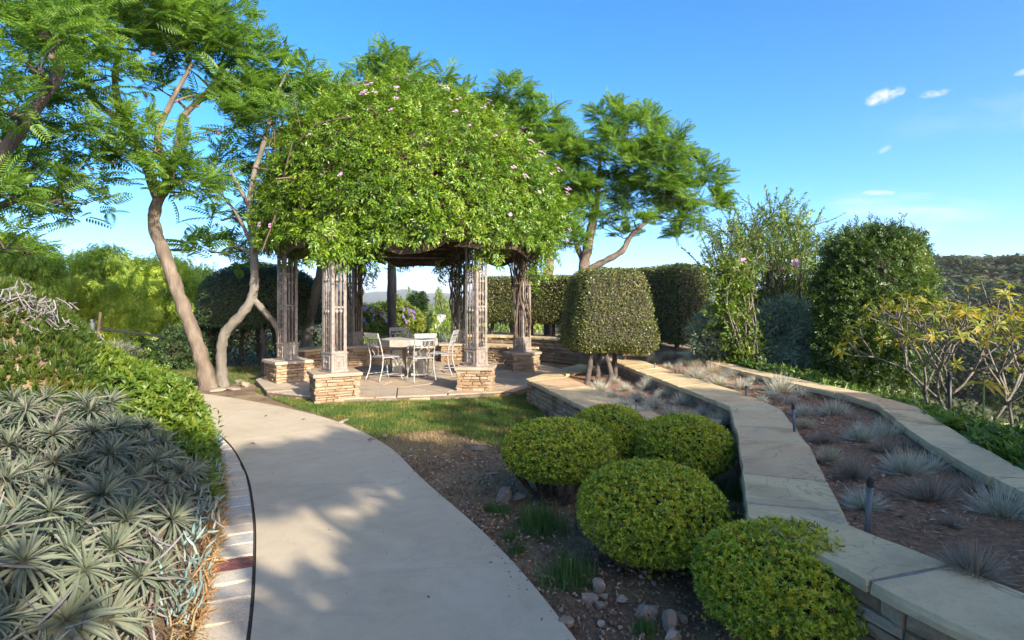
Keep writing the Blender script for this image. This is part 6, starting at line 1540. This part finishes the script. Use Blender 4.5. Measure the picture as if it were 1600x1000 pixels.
for i in range(46):
    px = R.uniform(-150, 980); d = R.uniform(90, 420); m = R.choice([0, 1, 2]); far_tree(px, R.uniform(468, 486), R.uniform(7, 12) / d * F, d, 'round', m, 'small %s tree scattered on the valley floor' % CN[m], 'trees on the valley floor')
M_WALL = plain('white_stucco', (.72, .68, .62), .9, var=.08); M_ROOF = plain('clay_roof', (.27, .12, .075), .9, var=.3, scale=2); M_ROOF2 = plain('grey_roof', (.20, .20, .21), .9, var=.2); M_WIN = plain('dark_glass', (.03, .035, .04), .15)
def house(px, py, wpx, d, lab, roof, wall=None, ratio=.45):
    x = (px - 800) / F * d; z = EYE - (py - HZ) / F * d; w = wpx / F * d; h = w * ratio; t = thing('hillside_house', lab, 'house', (x, d, z), 'houses on the far hillside'); rz = R.uniform(-.3, .3)
    mb = MB(); mb.add(*box((x, d, z + h / 2 - 2), (w, w * .7, h + 4), rz)); mb.build('wall', wall or M_WALL, t); mb = MB(); mb.add(*box((x, d, z + h + h * .2), (w * 1.12, w * .8, h * .4), rz, .45)); mb.build('roof', roof, t)
    for f in (-.28, .12): mb = MB(); c, s_ = math.cos(rz), math.sin(rz); lx, ly = w * f, -w * .35 - .02; mb.add(*box((x + lx * c - ly * s_, d + lx * s_ + ly * c, z + h * .52), (w * .14, .08, h * .42), rz)); mb.build('window', M_WIN, t)
house(1468, 455, 22, 185, 'white house with a dark window under the broad ridge tree', M_ROOF2, None, .6); house(1522, 459, 16, 190, 'small house with an orange wall below the large pale-trunked tree', M_ROOF2, plain('orange_stucco', (.55, .30, .18), .9)); house(1554, 452, 20, 192, 'house with a blue-grey roof right of the dark spreading pine', plain('blue_grey_roof', (.13, .17, .22), .9)); house(1578, 448, 18, 215, 'house with a dark roof below the yellow-green tree', M_ROOF); house(1592, 424, 18, 262, 'pinkish house high on the ridge at the right edge', M_ROOF, plain('pink_stucco', (.50, .32, .25), .9))
house(688, 497, 16, 80, 'pale flat-roofed house in the valley between the arbor posts', M_ROOF2, None, .28)

# ------------------------------------------------------------------ trees standing behind the viewpoint, whose shade falls over the path and beds
sh, sp2 = np.array((math.cos(SUN_AZ), math.sin(SUN_AZ))), np.array((-math.sin(SUN_AZ), math.cos(SUN_AZ)))
def site(D, u): return sh * D + sp2 * u
SHT = spray_tp(leaf(.5, .08, .1), 7)
def shade_tree(lab, D, u, blobs, n):
    c = site(D, u); th = thing('garden_tree', lab, 'tree', (*c, 0), 'garden trees behind the viewpoint'); mb = MB(); ms = MB()
    bl = []
    for (dD, uu, z, rh, rz) in blobs: bl.append((np.array((*site(D + dD, uu), z)), (rh, rh, rz)))
    cloud_(mb, bl, int(n * 1.7), SHT, .25, .8, .8); mb.build('crown', M_MIDT, th)
    ms.add(*tube(spline([(*c, -.1), (c[0] + .1, c[1], 1.2), (c[0], c[1] + .1, 2.6)], 8), np.linspace(.17, .10, 8), 8, .1))
    for b, r in bl: ms.add(*tube(spline([(c[0] + .1, c[1], 1.2), ((c[0] + b[0]) / 2, (c[1] + b[1]) / 2, b[2] * .6 + .6), b], 8), np.linspace(.08, .03, 8), 6))
    ms.build('trunk', M_BARK, th, smooth=True)
shade_tree('rounded leafy tree behind the viewpoint, furthest to the left', 6, -1.6, [(0, -1.5, 3.4, 1.6, 1.7), (0, -3.2, 3.2, 1.5, 1.6), (.3, -.3, 2.6, 1.1, 1.0), (0, -4.8, 3.0, 1.5, 1.6)], 5200)
shade_tree('broad leafy tree behind the viewpoint whose shade edges the path', 6, 1.7, [(0, 1.9, 2.45, 1.7, 1.75), (0, 3.3, 3.3, 1.5, 1.7), (.2, 1.5, 5.5, .6, .07), (0, 2.5, 5.45, .6, .10), (.1, .6, 5.4, .5, .06), (0, .7, 2.9, .9, .9)], 8200)
shade_tree('tall leafy tree behind the viewpoint, in the middle of the row', 6.2, 5.0, [(0, 4.9, 4.7, 1.3, 1.65), (0, 5.6, 3.6, 1.6, 1.8), (0, 4.2, 3.0, 1.6, 1.9)], 2100)
shade_tree('low leafy tree right of the viewpoint, furthest to the right', 6, 6.6, [(0, 6.4, 3.0, 1.1, 1.4)], 900)

# ------------------------------------------------------------------ the air: thin even haze round everything
hz = MB(); hz.add(*box((0, 0, 90), (19000, 19000, 240)))
M_HAZE = bpy.data.materials.new('haze'); M_HAZE.use_nodes = True; hn = M_HAZE.node_tree; hn.nodes.clear()
ho = hn.nodes.new('ShaderNodeOutputMaterial'); hv = hn.nodes.new('ShaderNodeVolumePrincipled'); hv.inputs['Density'].default_value = .00016; hv.inputs['Color'].default_value = (.86, .92, 1, 1); hn.links.new(hv.outputs[0], ho.inputs['Volume'])
stuff(hz.build('haze', M_HAZE))
